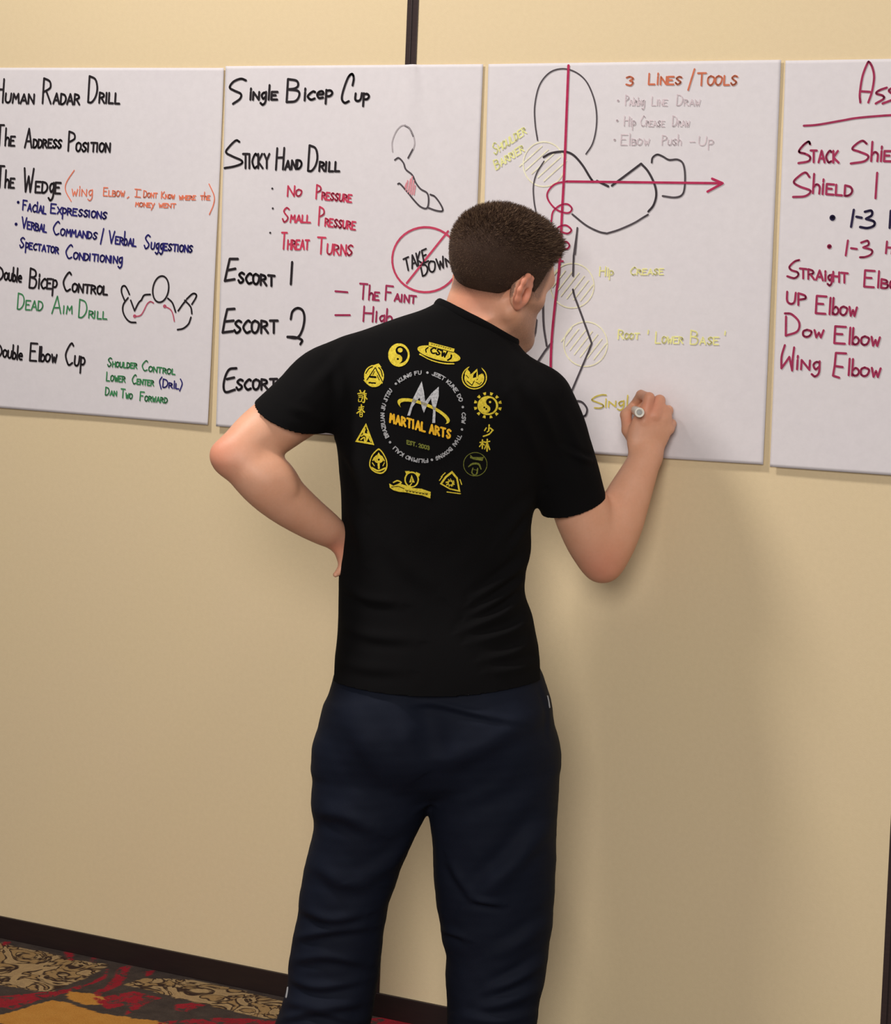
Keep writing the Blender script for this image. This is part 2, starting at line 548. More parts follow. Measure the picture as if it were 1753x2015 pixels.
pb.ink(T, z4("~208,828 165,835 140,880 130,940 145,975 200,960;150,895 195,885") + W('SCORT', 467, 767, 548, 766, 20, 20, 0.0) + W('3', 575, 772, 597, 772, 40, 30), BLK, 5.0, 'black line Escort, its number behind the shoulder')
pb.ink('sketch', [ell(838, 511, 66, 64), np.array([(801, 557), (882, 455)])], ink('rosewood_marker', (166, 52, 78)), 4.0, 'red circle with a slash')
pb.ink(T, W('TAKE', 799, 534, 845, 513, 24, 17, -0.2) + W('DOWn', 832, 543, 890, 520, 21, 15, -0.2), BLK, 3.4, 'black words Take Down inside the circle')
pb.ink(T, [np.array([(660, 573), (684, 575)])] + W('T`he', 707, 588, 746, 591, 30, 15) + W('Faint', 759, 590, 819, 597, 28, 14), MAG, 3.6, 'maroon line The Faint')
pb.ink(T, [np.array([(660, 620), (689, 620)])] + W('H`i`g`h', 715, 632, 772, 635, 29, 14), MAG, 3.6, 'maroon line partly behind the shoulder')
pb.ink('sketch', z("~1165,620 1163,560 1185,500 1215,465 1245,460 1275,480 1300,530;~1300,530 1305,570 1297,605"), ink('light_grey_marker', (150, 143, 146)), 2.2, 'thin grey outline of a head')
pb.ink('sketch', z("~1245,460 1275,480 1298,528;1295,605 1265,660;~1180,672 1205,660 1235,690 1250,730 1290,765 1310,810 1340,850 1382,878 1390,930 1378,970 1340,960 1300,920 1260,870 1215,820 1200,820;~1400,885 1430,900 1465,950 1475,985 1440,985 1390,968"), GRY, 3.2, 'dark sketch of an arm and hand')
pb.ink('sketch', z("1250,860 1262,800;1262,870 1280,790;1275,880 1290,775;1287,885 1300,800;1300,885 1308,830;1245,840 1255,815"), PNK, 2.6, 'pink scribble on the sketched arm')

# ---- sheet with the body outline
z = Z(2.783, 930, 100)
z6 = Z(2.783, 930, 460)
pc.ink('sketch', [ell(1070, 323, 41, 44)] + [np.array([(1070+dx-22*k, 323+dx*0.6+20*k) for k in (-1, 1)]) for dx in (-26, -14, -2, 10, 22)], ink('cream_marker', (206, 194, 166)), 2.2, 'pale ochre hatched circle at the shoulder', lift=0.0011)
for cx, cy in ((1126, 562), (1153, 677)):
    pc.ink('sketch', [ell(cx, cy, 43, 44)] + [np.array([(cx+dx-(30-abs(dx)*0.4)*0.62*k+dx*0.1, cy+dx*0.55+(30-abs(dx)*0.4)*0.8*k) for k in (-1, 1)]) for dx in range(-34, 36, 10)], TAN, 2.0, 'pale ochre hatched circle', lift=0.0011)
pc.ink('sketch', z("~355,490 342,400 340,300 365,190 420,120 490,98 560,115 620,165 660,250 678,340 675,430 655,510 620,565;~390,605 350,670 332,740 335,820 345,880"), GRY, 2.6, 'black outline of a head')
pc.ink('sketch', z("~388,582 430,560 500,552 550,570 600,625 640,690 660,718;680,712 742,742;~762,738 840,680 922,618;~922,618 960,660 995,730 1005,790 990,845 962,880"), ink('charcoal_marker', (44, 38, 42)), 4.0, 'black outline of shoulder and arm')
pc.ink('sketch', z("~980,612 985,585 1010,568 1040,578 1075,597 1120,595 1150,615 1162,670 1160,750 1145,790 1105,803 1040,795;~545,895 620,955 690,990 735,1000;~735,1000 800,980 880,945 930,915 960,897"), GRY, 3.4, 'black outline of a fist and forearm')
pc.ink('sketch', z("573,970 565,1060 560,1113") + z6("570,0 553,120 550,230;~550,305 560,345 600,450 655,600;655,600 640,640 545,865;~385,360 390,500 408,615;438,592 400,640 350,715;~350,470 340,550 310,580 285,590;~555,915 600,920 630,955 625,990 605,1003"), GRY, 3.6, 'black outline of trunk and legs')
pc.ink('arrow', [spline([(1118.6, 129), (1111, 316), (1106, 413), (1102, 499), (1099, 543), (1092, 604), (1086, 676), (1084.5, 742)])], CRI, 4.8, 'crimson vertical line through the outline', lift=0.0017)
pc.ink('arrow', [np.array([(1115, 357), (1422, 360.5)]), np.array([(1401, 351.5), (1422, 360.5), (1392, 377)])], CRI, 4.0, 'crimson arrow pointing right', lift=0.0017)
pc.ink('sketch', z("~515,715 450,730 410,775 415,820 460,870 520,888 543,865 520,840 480,845 440,880 430,935;~460,985 470,965 510,955 540,980 520,1000 480,990;~465,1075 470,1060 510,1045 530,1065 515,1085 480,1080") + z6("455,150 495,150"), CRI, 3.2, 'crimson coil of loops', lift=0.0017)
pc.ink(T, W('3', 1232, 168, 1247, 168, 17, 17) + W('L`ines', 1276, 166, 1341, 166, 21, 15) + [np.array([(1366.6, 136), (1354, 177)])] + W('Tools', 1372, 168, 1451, 167, 24, 18), BRN, 3.2, 'russet heading 3 Lines / Tools')
pc.ink(T, [dot(1216, 198, 3)] + W('Pa`ir`in`g', 1230, 207, 1268, 208, 20, 11) + W('Line', 1282, 207, 1313, 208, 18, 12) + W('Draw', 1331, 207, 1377, 208, 21, 12), PAL, 1.8, 'faint grey line, first under the heading')
pc.ink(T, [dot(1214, 237, 3)] + W('H`i`p', 1228, 247, 1250, 248, 19, 11) + W('Crease', 1260, 248, 1307, 249, 20, 11) + W('Draw', 1323, 248, 1356, 249, 20, 11), PAL, 1.8, 'faint grey line, second under the heading')
pc.ink(T, [dot(1209, 275, 3)] + W('E`lbow', 1221, 285, 1277, 285, 20, 12) + W('Pus`h', 1302, 285, 1340, 285, 19, 11) + [np.array([(1357, 279), (1367, 279)])] + W('U`p', 1375, 286, 1404, 286, 18, 12), PAL, 1.8, 'faint grey line, third under the heading')
pc.ink(T, W('Shoulder', 973, 305, 1036, 262, 20, 13, -0.3) + W('Barrier', 976, 334, 1032, 297, 18, 13, -0.3), ink('lime_marker', (204, 202, 128)), 2.2, 'pale lime words slanting up beside the shoulder')
pc.ink(T, W('H`i`p', 1180, 543, 1207, 543, 18, 11) + W('Crease', 1241, 541, 1306, 540, 15, 11), YEL, 2.2, 'yellow words beside the upper circle')
pc.ink(T, W('Root', 1217, 667, 1259, 667, 18, 11) + W('Lower', 1291, 675, 1345, 676, 22, 13) + W('Base', 1359, 677, 1415, 678, 27, 14) + [np.array([(1277, 650), (1276, 657)]), np.array([(1428, 652), (1427, 659)])], YEL, 2.4, 'yellow words beside the lower circle')
zh = Z(8.348, 1150, 740)
pc.ink(T, zh("~370,310 290,308 190,340 135,390 200,420 300,460 325,495 270,524 180,520") + W('`in`g`l', 1191, 801, 1238, 799, 25, 11), ink('mustard_marker', (176, 160, 72)), 2.6, 'mustard word being written under the marker')

# ---- rightmost sheet
z = Z(4.8, 1480, 90)
z8 = Z(4.476, 1480, 500)
pd.ink(T, z("~1020,535 1015,450 1040,290 1085,170 1105,155 1135,210 1150,300 1130,430 1095,535;1030,430 1110,435;~1270,395 1200,420 1170,450 1230,470 1240,500 1165,545;~1380,370 1290,420 1330,460 1340,500 1230,545"), MAG, 3.8, 'maroon heading cut off by the picture edge')
pd.ink('underline', z("~485,755 620,745 850,705 1000,680 1310,655 1700,640"), MAG, 3.6, 'maroon rule under the heading')
pd.ink(T, z("~545,930 530,905 480,940 440,1000 500,1020 545,1050 530,1090 435,1108") + W('TACK', 1595, 319, 1651, 320, 23, 22, 0.0)
       + z("~1080,925 1040,897 980,930 945,975 1010,1000 1095,1040 1060,1090 930,1112") + W('`h`ield', 1714, 317, 1790, 318, 30, 20), MAG, 3.8, 'maroon line Stack Shield')
pd.ink(T, z("~540,1240 500,1197 430,1240 392,1290 450,1330 550,1370 500,1420 385,1428") + W('`h`ieLd'.replace('L', 'l'), 1599, 380, 1677, 386, 28, 20) + z("1180,1200 1165,1440"), MAG, 3.8, 'maroon line Shield 1')
pd.ink('bullet', [dot(1638, 428.5, 7), dot(1638, 428.5, 3)], DNV, 5.0)
pd.ink(T, z("960,1550 935,1710;985,1615 1035,1625;~1065,1568 1125,1558 1130,1600 1075,1635;~1075,1635 1150,1660 1150,1700 1090,1722 1020,1712;1310,1560 1300,1720;1370,1570 1360,1730;1305,1640 1365,1650") + W('its', 1772, 448, 1800, 449, 20, 20), DNV, 4.2, 'navy note 1-3')
pd.ink('bullet', [dot(1632, 485, 5.5), dot(1632, 485, 2)], MAG, 4.0)
pd.ink(T, z("905,1840 885,1980;935,1912 990,1920;~1030,1860 1090,1842 1100,1880 1050,1905;~1050,1905 1130,1930 1125,1970 1070,1995 1020,1998;1275,1850 1265,1960;1330,1855 1320,1965;1270,1905 1325,1908") + W('its', 1765, 500, 1795, 501, 20, 20), MAG, 3.6, 'maroon note 1-3')
pd.ink(T, z8("~415,52 375,65 330,110 345,140 400,160 405,190 370,212 310,195") + W('Trai`gHT'.replace('Trai', 'TRA`i'), 1574, 547, 1670, 557, 19, 13, 0.0) + W('E`lbow', 1701, 564, 1785, 570, 32, 17), MAG, 3.6, 'maroon line Straight Elbow')
pd.ink(T, W('UP', 1549, 597, 1588, 602, 23, 21, 0.0) + W('E`l`bow', 1606, 616, 1686, 622, 34, 17), MAG, 3.8, 'maroon line Up Elbow')
pd.ink(T, z8("300,550 298,715;~290,522 350,530 415,600 400,680 298,718") + W('ow', 1581, 663, 1621, 664, 22, 14) + W('E`l`bow', 1642, 675, 1731, 681, 33, 17), MAG, 3.8, 'maroon line Down Elbow')
pd.ink(T, z8("~290,802 262,900 260,1005;260,1005 300,950 330,905 355,1025;~372,822 360,920 355,1025") + W('`in`g', 1567, 726, 1614, 729, 30, 18) + z8("830,875 740,870 730,980 715,1070 770,1088;730,985 800,995") + W('`l`bow', 1668, 738, 1733, 742, 34, 17), MAG, 3.8, 'maroon line Wing Elbow')
# ------------------------------------------------------------------ sculpting kit: smooth distance fields meshed on a sparse grid
# (coordinates: right, up, away from the photographer, in metres; turned into the world by camw at the end)
def smin(a, b, k):
    h = np.maximum(k-np.abs(a-b), 0)/k
    return np.minimum(a, b)-h*h*k*0.25


def smax(a, b, k):
    return -smin(-a, -b, k)


class Field:
    def __init__(self):
        self.ops = []

    def add(self, prim, k=0.01, mode='u'):
        f, lo, hi = prim
        self.ops.append((f, np.asarray(lo, float), np.asarray(hi, float), k, mode))
        return self

    def __call__(self, P, margin=0.05):
        D = np.full(len(P), 1.0)
        for f, lo, hi, k, mode in self.ops:
            m = margin+k
            idx = np.nonzero(np.all((P > lo-m) & (P < hi+m), axis=1))[0]
            if not len(idx): continue
            d = f(P[idx])
            if mode == 'u': D[idx] = smin(D[idx], d, k)
            elif mode == 's': D[idx] = smax(D[idx], -d, k)
            elif mode == 'i': D[idx] = smax(D[idx], d, k)
        return D

    def bounds(self):
        lo = np.min([o[1] for o in self.ops if o[4] == 'u'], 0)
        hi = np.max([o[2] for o in self.ops if o[4] == 'u'], 0)
        return lo, hi


def ellipsoid(c, r, A=None):
    """A rows = local axes"""
    c = np.asarray(c, float); r = np.asarray(r, float)
    if A is None: A = np.eye(3)
    A = np.asarray(A, float)
    ext = np.sqrt(((A*r[:, None])**2).sum(0))

    def f(P):
        q = (P-c) @ A.T
        k0 = np.linalg.norm(q/r, axis=1)
        k1 = np.linalg.norm(q/(r*r), axis=1)+1e-9
        return k0*(k0-1)/k1
    return f, c-ext, c+ext


def cone(a, b, ra, rb):
    a = np.asarray(a, float); b = np.asarray(b, float)
    d = b-a; L2 = max(d @ d, 1e-12)

    def f(P):
        t = np.clip(((P-a) @ d)/L2, 0, 1)
        return np.linalg.norm(P-(a+t[:, None]*d), axis=1)-(ra+(rb-ra)*t)
    rm = max(ra, rb)
    return f, np.minimum(a, b)-rm, np.maximum(a, b)+rm


def catmull(A, n):
    return spline(np.asarray(A, float), n)


def limb(nodes, n=5, flat=None):
    """nodes: rows (x,y,z,r[,r2]); flat = direction along which radius r2 applies"""
    Q = catmull(nodes, n) if len(nodes) > 2 else np.asarray(nodes, float)
    C = Q[:, :3]; r = Q[:, 3]
    r2 = Q[:, 4] if Q.shape[1] > 4 else r
    fl = None if flat is None else np.asarray(flat, float)/np.linalg.norm(flat)

    def f(P):
        D = np.full(len(P), 9.0)
        for i in range(len(C)-1):
            a, b = C[i], C[i+1]
            d = b-a; L2 = max(d @ d, 1e-12)
            t = np.clip(((P-a) @ d)/L2, 0, 1)
            o = P-(a+t[:, None]*d)
            ra = r[i]+(r[i+1]-r[i])*t
            if fl is None:
                dd = np.linalg.norm(o, axis=1)-ra
            else:
                rb = r2[i]+(r2[i+1]-r2[i])*t
                u = d/math.sqrt(L2)
                N = fl-u*(fl @ u); N /= np.linalg.norm(N)
                on = o @ N
                oo = o-on[:, None]*N
                a2 = (oo**2).sum(1)
                k0 = np.sqrt(a2/ra**2+(on/rb)**2)
                k1 = np.sqrt(a2/ra**4+on**2/rb**4)+1e-9
                dd = k0*(k0-1)/k1
            D = np.minimum(D, dd)
        return D
    rm = np.maximum(r, r2)[:, None]
    return f, (C-rm).min(0), (C+rm).max(0)


def stack(rows, expo=2.3, yaw=0.0, pad=0.0, damp=1.0):
    """rows: (py, left px, right px, Z, half depth): a trunk or trouser leg read row by row"""
    R = []
    for py, xl, xr, Zc, b in rows:
        R.append((-(py-SY)*Zc/FOC, ((xl+xr)/2-IW/2)*Zc/FOC, (xr-xl)/2*Zc/FOC, Zc, b))
    R = np.array(R)[::-1]                       # rising Y
    Yd = np.linspace(R[0, 0], R[-1, 0], 220)
    # smooth interpolation of the rows
    def pch(y):
        x, v = R[:, 0], y
        m = np.gradient(v, x)
        i = np.clip(np.searchsorted(x, Yd)-1, 0, len(x)-2)
        h = x[i+1]-x[i]; t = (Yd-x[i])/h
        return (2*t**3-3*t**2+1)*v[i]+(t**3-2*t**2+t)*h*m[i]+(-2*t**3+3*t**2)*v[i+1]+(t**3-t**2)*h*m[i+1]
    cols = [pch(R[:, j]) for j in range(1, 5)]
    y0, y1 = R[0, 0], R[-1, 0]
    cy, sy_ = math.cos(yaw), math.sin(yaw)

    def f(P):
        y = P[:, 1]
        cx, a, zc, b = [np.interp(y, Yd, c) for c in cols]
        a = a+pad; b = b+pad
        dx, dz = P[:, 0]-cx, P[:, 2]-zc
        dx, dz = dx*cy-dz*sy_, dx*sy_+dz*cy
        r = np.sqrt(dx*dx+dz*dz)+1e-9
        q = (np.abs(dx/a)**expo+np.abs(dz/b)**expo)**(1/expo)
        d = r*(1-1/np.maximum(q, 1e-4))
        d = np.where(q < 0.2, -np.minimum(a, b)*0.8, d)*damp
        return np.maximum(d, np.maximum(y0-y, y-y1))
    cx, a, zc, b = cols
    e = np.maximum(a, b)+max(pad, 0)
    return f, np.array([(cx-e).min(), y0, (zc-e).min()]), np.array([(cx+e).max(), y1, (zc+e).max()])


def mesh_field(F, vox, B=8, smooth=2, lo=None, hi=None, reach=1.7):
    l, h = F.bounds()
    lo = l-vox*3 if lo is None else np.asarray(lo, float)
    hi = h+vox*3 if hi is None else np.asarray(hi, float)
    nb = np.ceil((hi-lo)/(vox*B)).astype(int)
    gi = np.stack(np.meshgrid(*[np.arange(n) for n in nb], indexing='ij'), -1).reshape(-1, 3)
    cen = lo+(gi+0.5)*vox*B
    dc = F(cen, 0.06+vox*B*reach)
    act = gi[np.abs(dc) < vox*B*reach]
    loc = np.stack(np.meshgrid(*[np.arange(B+1)]*3, indexing='ij'), -1).reshape(-1, 3)
    G = nb*B+2
    gid = lambda c: (c[..., 0]*G[1]+c[..., 1])*G[2]+c[..., 2]
    cid_l, cv_l, edges_l = [], [], []
    for s in range(0, len(act), 400):
        blk = act[s:s+400]
        pts = (blk[:, None, :]*B+loc[None]).astype(np.int64)
        V = F((lo+pts.reshape(-1, 3)*vox)).reshape(len(blk), B+1, B+1, B+1)
        ins = V < 0
        c8 = np.stack([ins[:, i:i+B, j:j+B, k:k+B] for i in (0, 1) for j in (0, 1) for k in (0, 1)], -1)
        n = c8.sum(-1)
        w = np.argwhere((n > 0) & (n < 8))
        if len(w):
            v8 = np.stack([V[w[:, 0], w[:, 1]+i, w[:, 2]+j, w[:, 3]+k] for i in (0, 1) for j in (0, 1) for k in (0, 1)], -1)
            cor = np.array([(i, j, k) for i in (0, 1) for j in (0, 1) for k in (0, 1)], float)
            acc = np.zeros((len(w), 3)); cnt = np.zeros(len(w))
            for a in range(8):
                for b in range(a+1, 8):
                    if np.abs(cor[a]-cor[b]).sum() != 1: continue
                    m = (v8[:, a] < 0) != (v8[:, b] < 0)
                    t = v8[m, a]/(v8[m, a]-v8[m, b])
                    acc[m] += cor[a]+(cor[b]-cor[a])*t[:, None]; cnt[m] += 1
            cell = blk[w[:, 0]]*B+w[:, 1:]
            cid_l.append(gid(cell)); cv_l.append(lo+(cell+acc/cnt[:, None])*vox)
        for ax in range(3):
            sl0 = [slice(None)]+[slice(0, B)]*3
            sl1 = list(sl0); sl1[ax+1] = slice(1, B+1)
            a, b = ins[tuple(sl0)], ins[tuple(sl1)]
            w = np.argwhere(a != b)
            if len(w):
                base = blk[w[:, 0]]*B+w[:, 1:]
                edges_l.append((ax, base, a[tuple(w.T)]))
    cid = np.concatenate(cid_l); cv = np.concatenate(cv_l)
    o = np.argsort(cid); cid = cid[o]; cv = cv[o]
    quads = []
    for ax, base, a in edges_l:
        e1 = np.zeros(3, int); e2 = np.zeros(3, int); e1[(ax+1) % 3] = 1; e2[(ax+2) % 3] = 1
        ids = [gid(base), gid(base-e1), gid(base-e1-e2), gid(base-e2)]
        ix = [np.clip(np.searchsorted(cid, i), 0, len(cid)-1) for i in ids]
        ok = np.all([cid[j] == i for j, i in zip(ix, ids)], 0)
        q = np.stack(ix, -1)[ok]
        fl = ~a[ok]
        q[fl] = q[fl][:, ::-1]
        quads.append(q)
    Q = np.concatenate(quads)
    for _ in range(smooth):
        cv = laplace(cv, Q, 0.5)
    return cv, Q


def laplace(V, Q, lam, mask=None):
    E = np.concatenate([Q[:, [0, 1]], Q[:, [1, 2]], Q[:, [2, 3]], Q[:, [3, 0]]])
    acc = np.zeros_like(V); cnt = np.zeros(len(V))
    for k in range(3):
        acc[:, k] = np.bincount(E[:, 0], V[E[:, 1], k], len(V))+np.bincount(E[:, 1], V[E[:, 0], k], len(V))
    cnt = np.bincount(E[:, 0], minlength=len(V))+np.bincount(E[:, 1], minlength=len(V))
    t = acc/np.maximum(cnt, 1)[:, None]
    l = lam if mask is None else lam*mask[:, None]
    return V+(t-V)*l


def vnormals(V, Q):
    n = np.cross(V[Q[:, 2]]-V[Q[:, 0]], V[Q[:, 3]]-V[Q[:, 1]])
    out = np.zeros_like(V)
    for c in range(4):
        for k in range(3):
            out[:, k] += np.bincount(Q[:, c], n[:, k], len(V))
    return out/np.maximum(np.linalg.norm(out, axis=1), 1e-12)[:, None]


def cut(V, Q, fn):
    """drop everything where fn > 0, trimming the border vertices onto fn = 0"""
    s = fn(V)
    keep = (s[Q] < 0).any(1)
    Q = Q[keep]
    # slide vertices just outside onto the cut
    out = np.unique(Q[s[Q] > 0])
    if len(out):
        e = 1e-4
        g = np.stack([(fn(V[out]+e*np.eye(3)[k])-s[out])/e for k in range(3)], -1)
        V = V.copy()
        V[out] -= g*(s[out]/np.maximum((g*g).sum(1), 1e-6))[:, None]
    used = np.unique(Q)
    m = -np.ones(len(V), int); m[used] = np.arange(len(used))
    return V[used], m[Q]


def px_of(V):
    return np.stack([IW/2+FOC*V[:, 0]/V[:, 2], SY-FOC*V[:, 1]/V[:, 2]], -1)


def seg_dist(p, poly):
    """distance in pixels to a polyline and position along it"""
    D = np.full(len(p), 1e9); T = np.zeros(len(p)); S = np.zeros(len(p))
    poly = np.asarray(poly, float)
    n = len(poly)-1
    for i in range(n):
        a, b = poly[i], poly[i+1]
        d = b-a; L2 = d @ d
        t = np.clip(((p-a) @ d)/L2, 0, 1)
        o = p-(a+t[:, None]*d)
        dd = np.linalg.norm(o, axis=1)
        sg = np.sign(d[0]*o[:, 1]-d[1]*o[:, 0])
        m = dd < D
        D[m] = dd[m]; T[m] = (i+t[m])/n; S[m] = sg[m]
    return D, T, S


def fold(V, Q, folds):
    """cloth folds: (polyline px, width px, height m); a soft ridge with a valley on its lower side"""
    N = vnormals(V, Q)
    p = px_of(V)
    vis = np.clip(-N[:, 2]*1.6, 0, 1)
    for poly, w, amp in folds:
        pl = spline(np.asarray(poly, float), 6)
        D, T, S = seg_dist(p, pl)
        taper = np.sin(np.pi*np.clip(T, 0.04, 0.96))**0.7
        x = D*S/w
        prof = np.exp(-(x+0.25)**2*1.6)-0.7*np.exp(-(x-0.9)**2*1.6)
        V = V+N*(amp*prof*taper*vis*(D < w*4))[:, None]
    return V


def fractal(V, scale, seed, octv=3):
    rs = np.random.default_rng(seed)
    out = np.zeros(len(V)); a = 1.0
    for o in range(octv):
        for _ in range(7):
            k = rs.normal(size=3)*scale*(1.9**o); ph = rs.uniform(0, 6.28)
            out += a*np.sin(V @ k+ph)
        a *= 0.55
    return out/7


def body_obj(name, V, Q, mat, parent=None):
    W_ = camw(V[:, 0], V[:, 1], V[:, 2])
    return mesh_obj(name, W_, Q, mat, parent, smooth=True)


_v, _q = mesh_field(Field().add(ellipsoid((0, 0, 0), (.02, .02, .02))), .004, smooth=0)      # self-check of the winding
OUT = 1.0 if (_v*vnormals(_v, _q)).sum() > 0 else -1.0
if OUT < 0:
    _mf = mesh_field

    def mesh_field(*a, **k):
        v, q = _mf(*a, **k)
        return v, q[:, ::-1]
# ------------------------------------------------------------------ the man
def N4(px, py, Z, r, r2=None):
    v = c3(px, py, Z)
    k = Z/FOC
    return [v[0], v[1], v[2], r*k] if r2 is None else [v[0], v[1], v[2], r*k, r2*k]


def skin_material():
    m, N, L, b = mat_base('skin', lin(214, 158, 132), 0.5, 0.35)
    b.inputs['Subsurface Weight'].default_value = 0.12
    b.inputs['Subsurface Radius'].default_value = (0.012, 0.005, 0.003)
    b.inputs['Subsurface Scale'].default_value = 0.6
    tc = N.new('ShaderNodeTexCoord')
    n = noise_node(N, L, 24.0, 4, 0.6, tc.outputs['Object'])
    n2 = noise_node(N, L, 160.0, 3, 0.6, tc.outputs['Object'])
    c = mix(N, L, n.outputs['Fac'], lin(224, 162, 128), lin(236, 182, 152))
    c = mix(N, L, 0.10, c, n2.outputs['Fac'], 'MULTIPLY')
    at1 = N.new('ShaderNodeAttribute'); at1.attribute_name = 'stubble'
    at2 = N.new('ShaderNodeAttribute'); at2.attribute_name = 'flush'
    c = mix(N, L, at2.outputs['Fac'], c, lin(216, 124, 100))
    n3 = noise_node(N, L, 900.0, 2, 0.6, tc.outputs['Object'])
    mt = N.new('ShaderNodeMath'); mt.operation = 'MULTIPLY'
    rr = ramp(N, L, n3.outputs['Fac'], [(0.30, (0.35, 0.35, 0.35, 1)), (0.65, (1, 1, 1, 1))])
    L.new(at1.outputs['Fac'], mt.inputs[0]); L.new(rr, mt.inputs[1])
    c = mix(N, L, mt.outputs[0], c, lin(82, 62, 54))
    L.new(c, b.inputs['Base Color'])
    bump(N, L, b, n2.outputs['Fac'], 0.15, 0.001)
    return m


def cloth_material(name, a, c, rough, sheen, scale=900):
    m, N, L, b = mat_base(name, a, rough, 0.25)
    b.inputs['Specular IOR Level'].default_value = 0.12
    b.inputs['Sheen Weight'].default_value = sheen
    b.inputs['Sheen Roughness'].default_value = 0.6
    tc = N.new('ShaderNodeTexCoord')
    n = noise_node(N, L, 8.0, 4, 0.6, tc.outputs['Object'])
    L.new(mix(N, L, n.outputs['Fac'], a, c), b.inputs['Base Color'])
    w = noise_node(N, L, scale, 2, 0.6, tc.outputs['Object'])
    bump(N, L, b, w.outputs['Fac'], 0.25, 0.001)
    return m


M_SKIN = skin_material()
M_SHIRT = cloth_material('black_cotton', lin(11, 10, 11), lin(14, 13, 14), 0.95, 0.0)
M_TROUSER = cloth_material('navy_nylon', lin(18, 22, 34), lin(23, 28, 42), 0.72, 0.0)
M_SHOE = mat_base('black_leather', lin(28, 26, 27), 0.5, 0.4)[0]

# head frame
HC = c3(987, 535, 4.60)
PSI, TH, RO = math.radians(46), math.radians(14), math.radians(-11)
HS = 1.10
h_f = np.array([math.sin(PSI)*math.cos(TH), -math.sin(TH), math.cos(PSI)*math.cos(TH)])
h_u = np.array([math.sin(PSI)*math.sin(TH), math.cos(TH), math.cos(PSI)*math.sin(TH)])
h_r = np.array([math.cos(PSI), 0.0, -math.sin(PSI)])
h_r, h_u = math.cos(RO)*h_r+math.sin(RO)*h_u, -math.sin(RO)*h_r+math.cos(RO)*h_u
HA = np.array([h_r, h_f, h_u])                # rows: right, forward, up of the head


def hp(x, y, z):
    return HC+HS*(x*h_r+y*h_f+z*h_u)


def hloc(V):
    return (V-HC) @ HA.T/HS


def hell(c, r, rot=None):
    A = HA if rot is None else np.asarray(rot) @ HA
    return ellipsoid(hp(*c), np.asarray(r)*HS, A)


def hcone(a, b, ra, rb):
    return cone(hp(*a), hp(*b), ra*HS, rb*HS)


def rotz(d):
    c, s = math.cos(math.radians(d)), math.sin(math.radians(d))
    return np.array([[c, s, 0], [-s, c, 0], [0, 0, 1]])


TORSO = [(588, 868, 968, 4.612, .070), (604, 845, 980, 4.612, .078), (624, 790, 990, 4.612, .088), (642, 735, 998, 4.612, .098), (662, 693, 1010, 4.61, .108),
         (690, 668, 1030, 4.608, .117), (725, 656, 1062, 4.605, .125), (765, 651, 1090, 4.60, .130), (810, 654, 1100, 4.60, .132),
         (860, 660, 1090, 4.60, .131), (910, 665, 1068, 4.60, .129), (970, 670, 1056, 4.60, .125), (1030, 672, 1046, 4.60, .120),
         (1085, 672, 1045, 4.60, .116), (1130, 668, 1035, 4.60, .115), (1165, 667, 1033, 4.60, .117), (1210, 666, 1047, 4.60, .122),
         (1260, 662, 1057, 4.60, .136), (1310, 655, 1068, 4.60, .147), (1360, 646, 1078, 4.60, .152), (1410, 639, 1085, 4.60, .152)]
HIPS = [(1270, 674, 1046, 4.60, .120), (1330, 658, 1068, 4.60, .132), (1380, 641, 1085, 4.60, .136), (1430, 629, 1092, 4.60, .138), (1490, 619, 1101, 4.605, .134),
        (1535, 640, 1076, 4.61, .105), (1570, 740, 970, 4.615, .06)]
LEGL = [(1395, 650, 838, 4.61, .112), (1460, 626, 846, 4.61, .118), (1530, 615, 850, 4.615, .115), (1590, 614, 842, 4.62, .110), (1640, 616, 820, 4.625, .105), (1690, 603, 796, 4.63, .098),
        (1760, 590, 772, 4.64, .092), (1830, 580, 755, 4.65, .088), (1890, 569, 749, 4.66, .088), (1945, 564, 741, 4.665, .092),
        (1985, 552, 733, 4.67, .098), (2020, 541, 728, 4.675, .104), (2070, 538, 734, 4.68, .106), (2110, 540, 736, 4.68, .106), (2150, 544, 736, 4.68, .104)]
LEGR = [(1395, 850, 1075, 4.61, .112), (1460, 846, 1095, 4.61, .118), (1530, 845, 1103, 4.61, .115), (1600, 845, 1097, 4.615, .110), (1690, 852, 1094, 4.62, .100), (1770, 858, 1090, 4.63, .094),
        (1840, 868, 1084, 4.64, .090), (1885, 878, 1078, 4.645, .088), (1930, 877, 1072, 4.65, .088), (1980, 880, 1060, 4.655, .088), (2020, 881, 1055, 4.66, .090),
        (2080, 880, 1052, 4.665, .094), (2120, 879, 1052, 4.665, .096), (2160, 880, 1052, 4.665, .096)]

# ---- skin: head, neck, trunk, arms, hands, legs in one surface
F = Field()
F.add(hell((0, -.014, .020), (.078, .098, .088)))
F.add(hell((0, .034, -.016), (.067, .060, .084)), .03)
F.add(hell((0, .042, -.078), (.058, .060, .050)), .03)
F.add(hell((0, .046, .018), (.062, .054, .055)), .03)
for s in (-1, 1):
    F.add(hcone((s*.054, .000, -.070), (s*.022, .084, -.108), .020, .020), .03)
    F.add(hcone((s*.050, .060, -.034), (s*.060, .020, -.030), .016, .014), .02)
F.add(hcone((-.014, .090, -.113), (.014, .090, -.113), .020, .020), .02)
F.add(hcone((-.040, .084, .012), (.040, .084, .012), .011, .011), .02)
for s in (-1, 1):
    F.add(hell((s*.033, .101, -.008), (.017, .014, .012)), .012, 's')
    F.add(hell((s*.033, .080, -.008), (.0135, .0135, .0125)), .004)
    F.add(hcone((s*.020, .094, -.001), (s*.046, .084, -.001), .0035, .003), .004)
F.add(hcone((0, .090, .004), (0, .112, -.038), .008, .0125), .014)
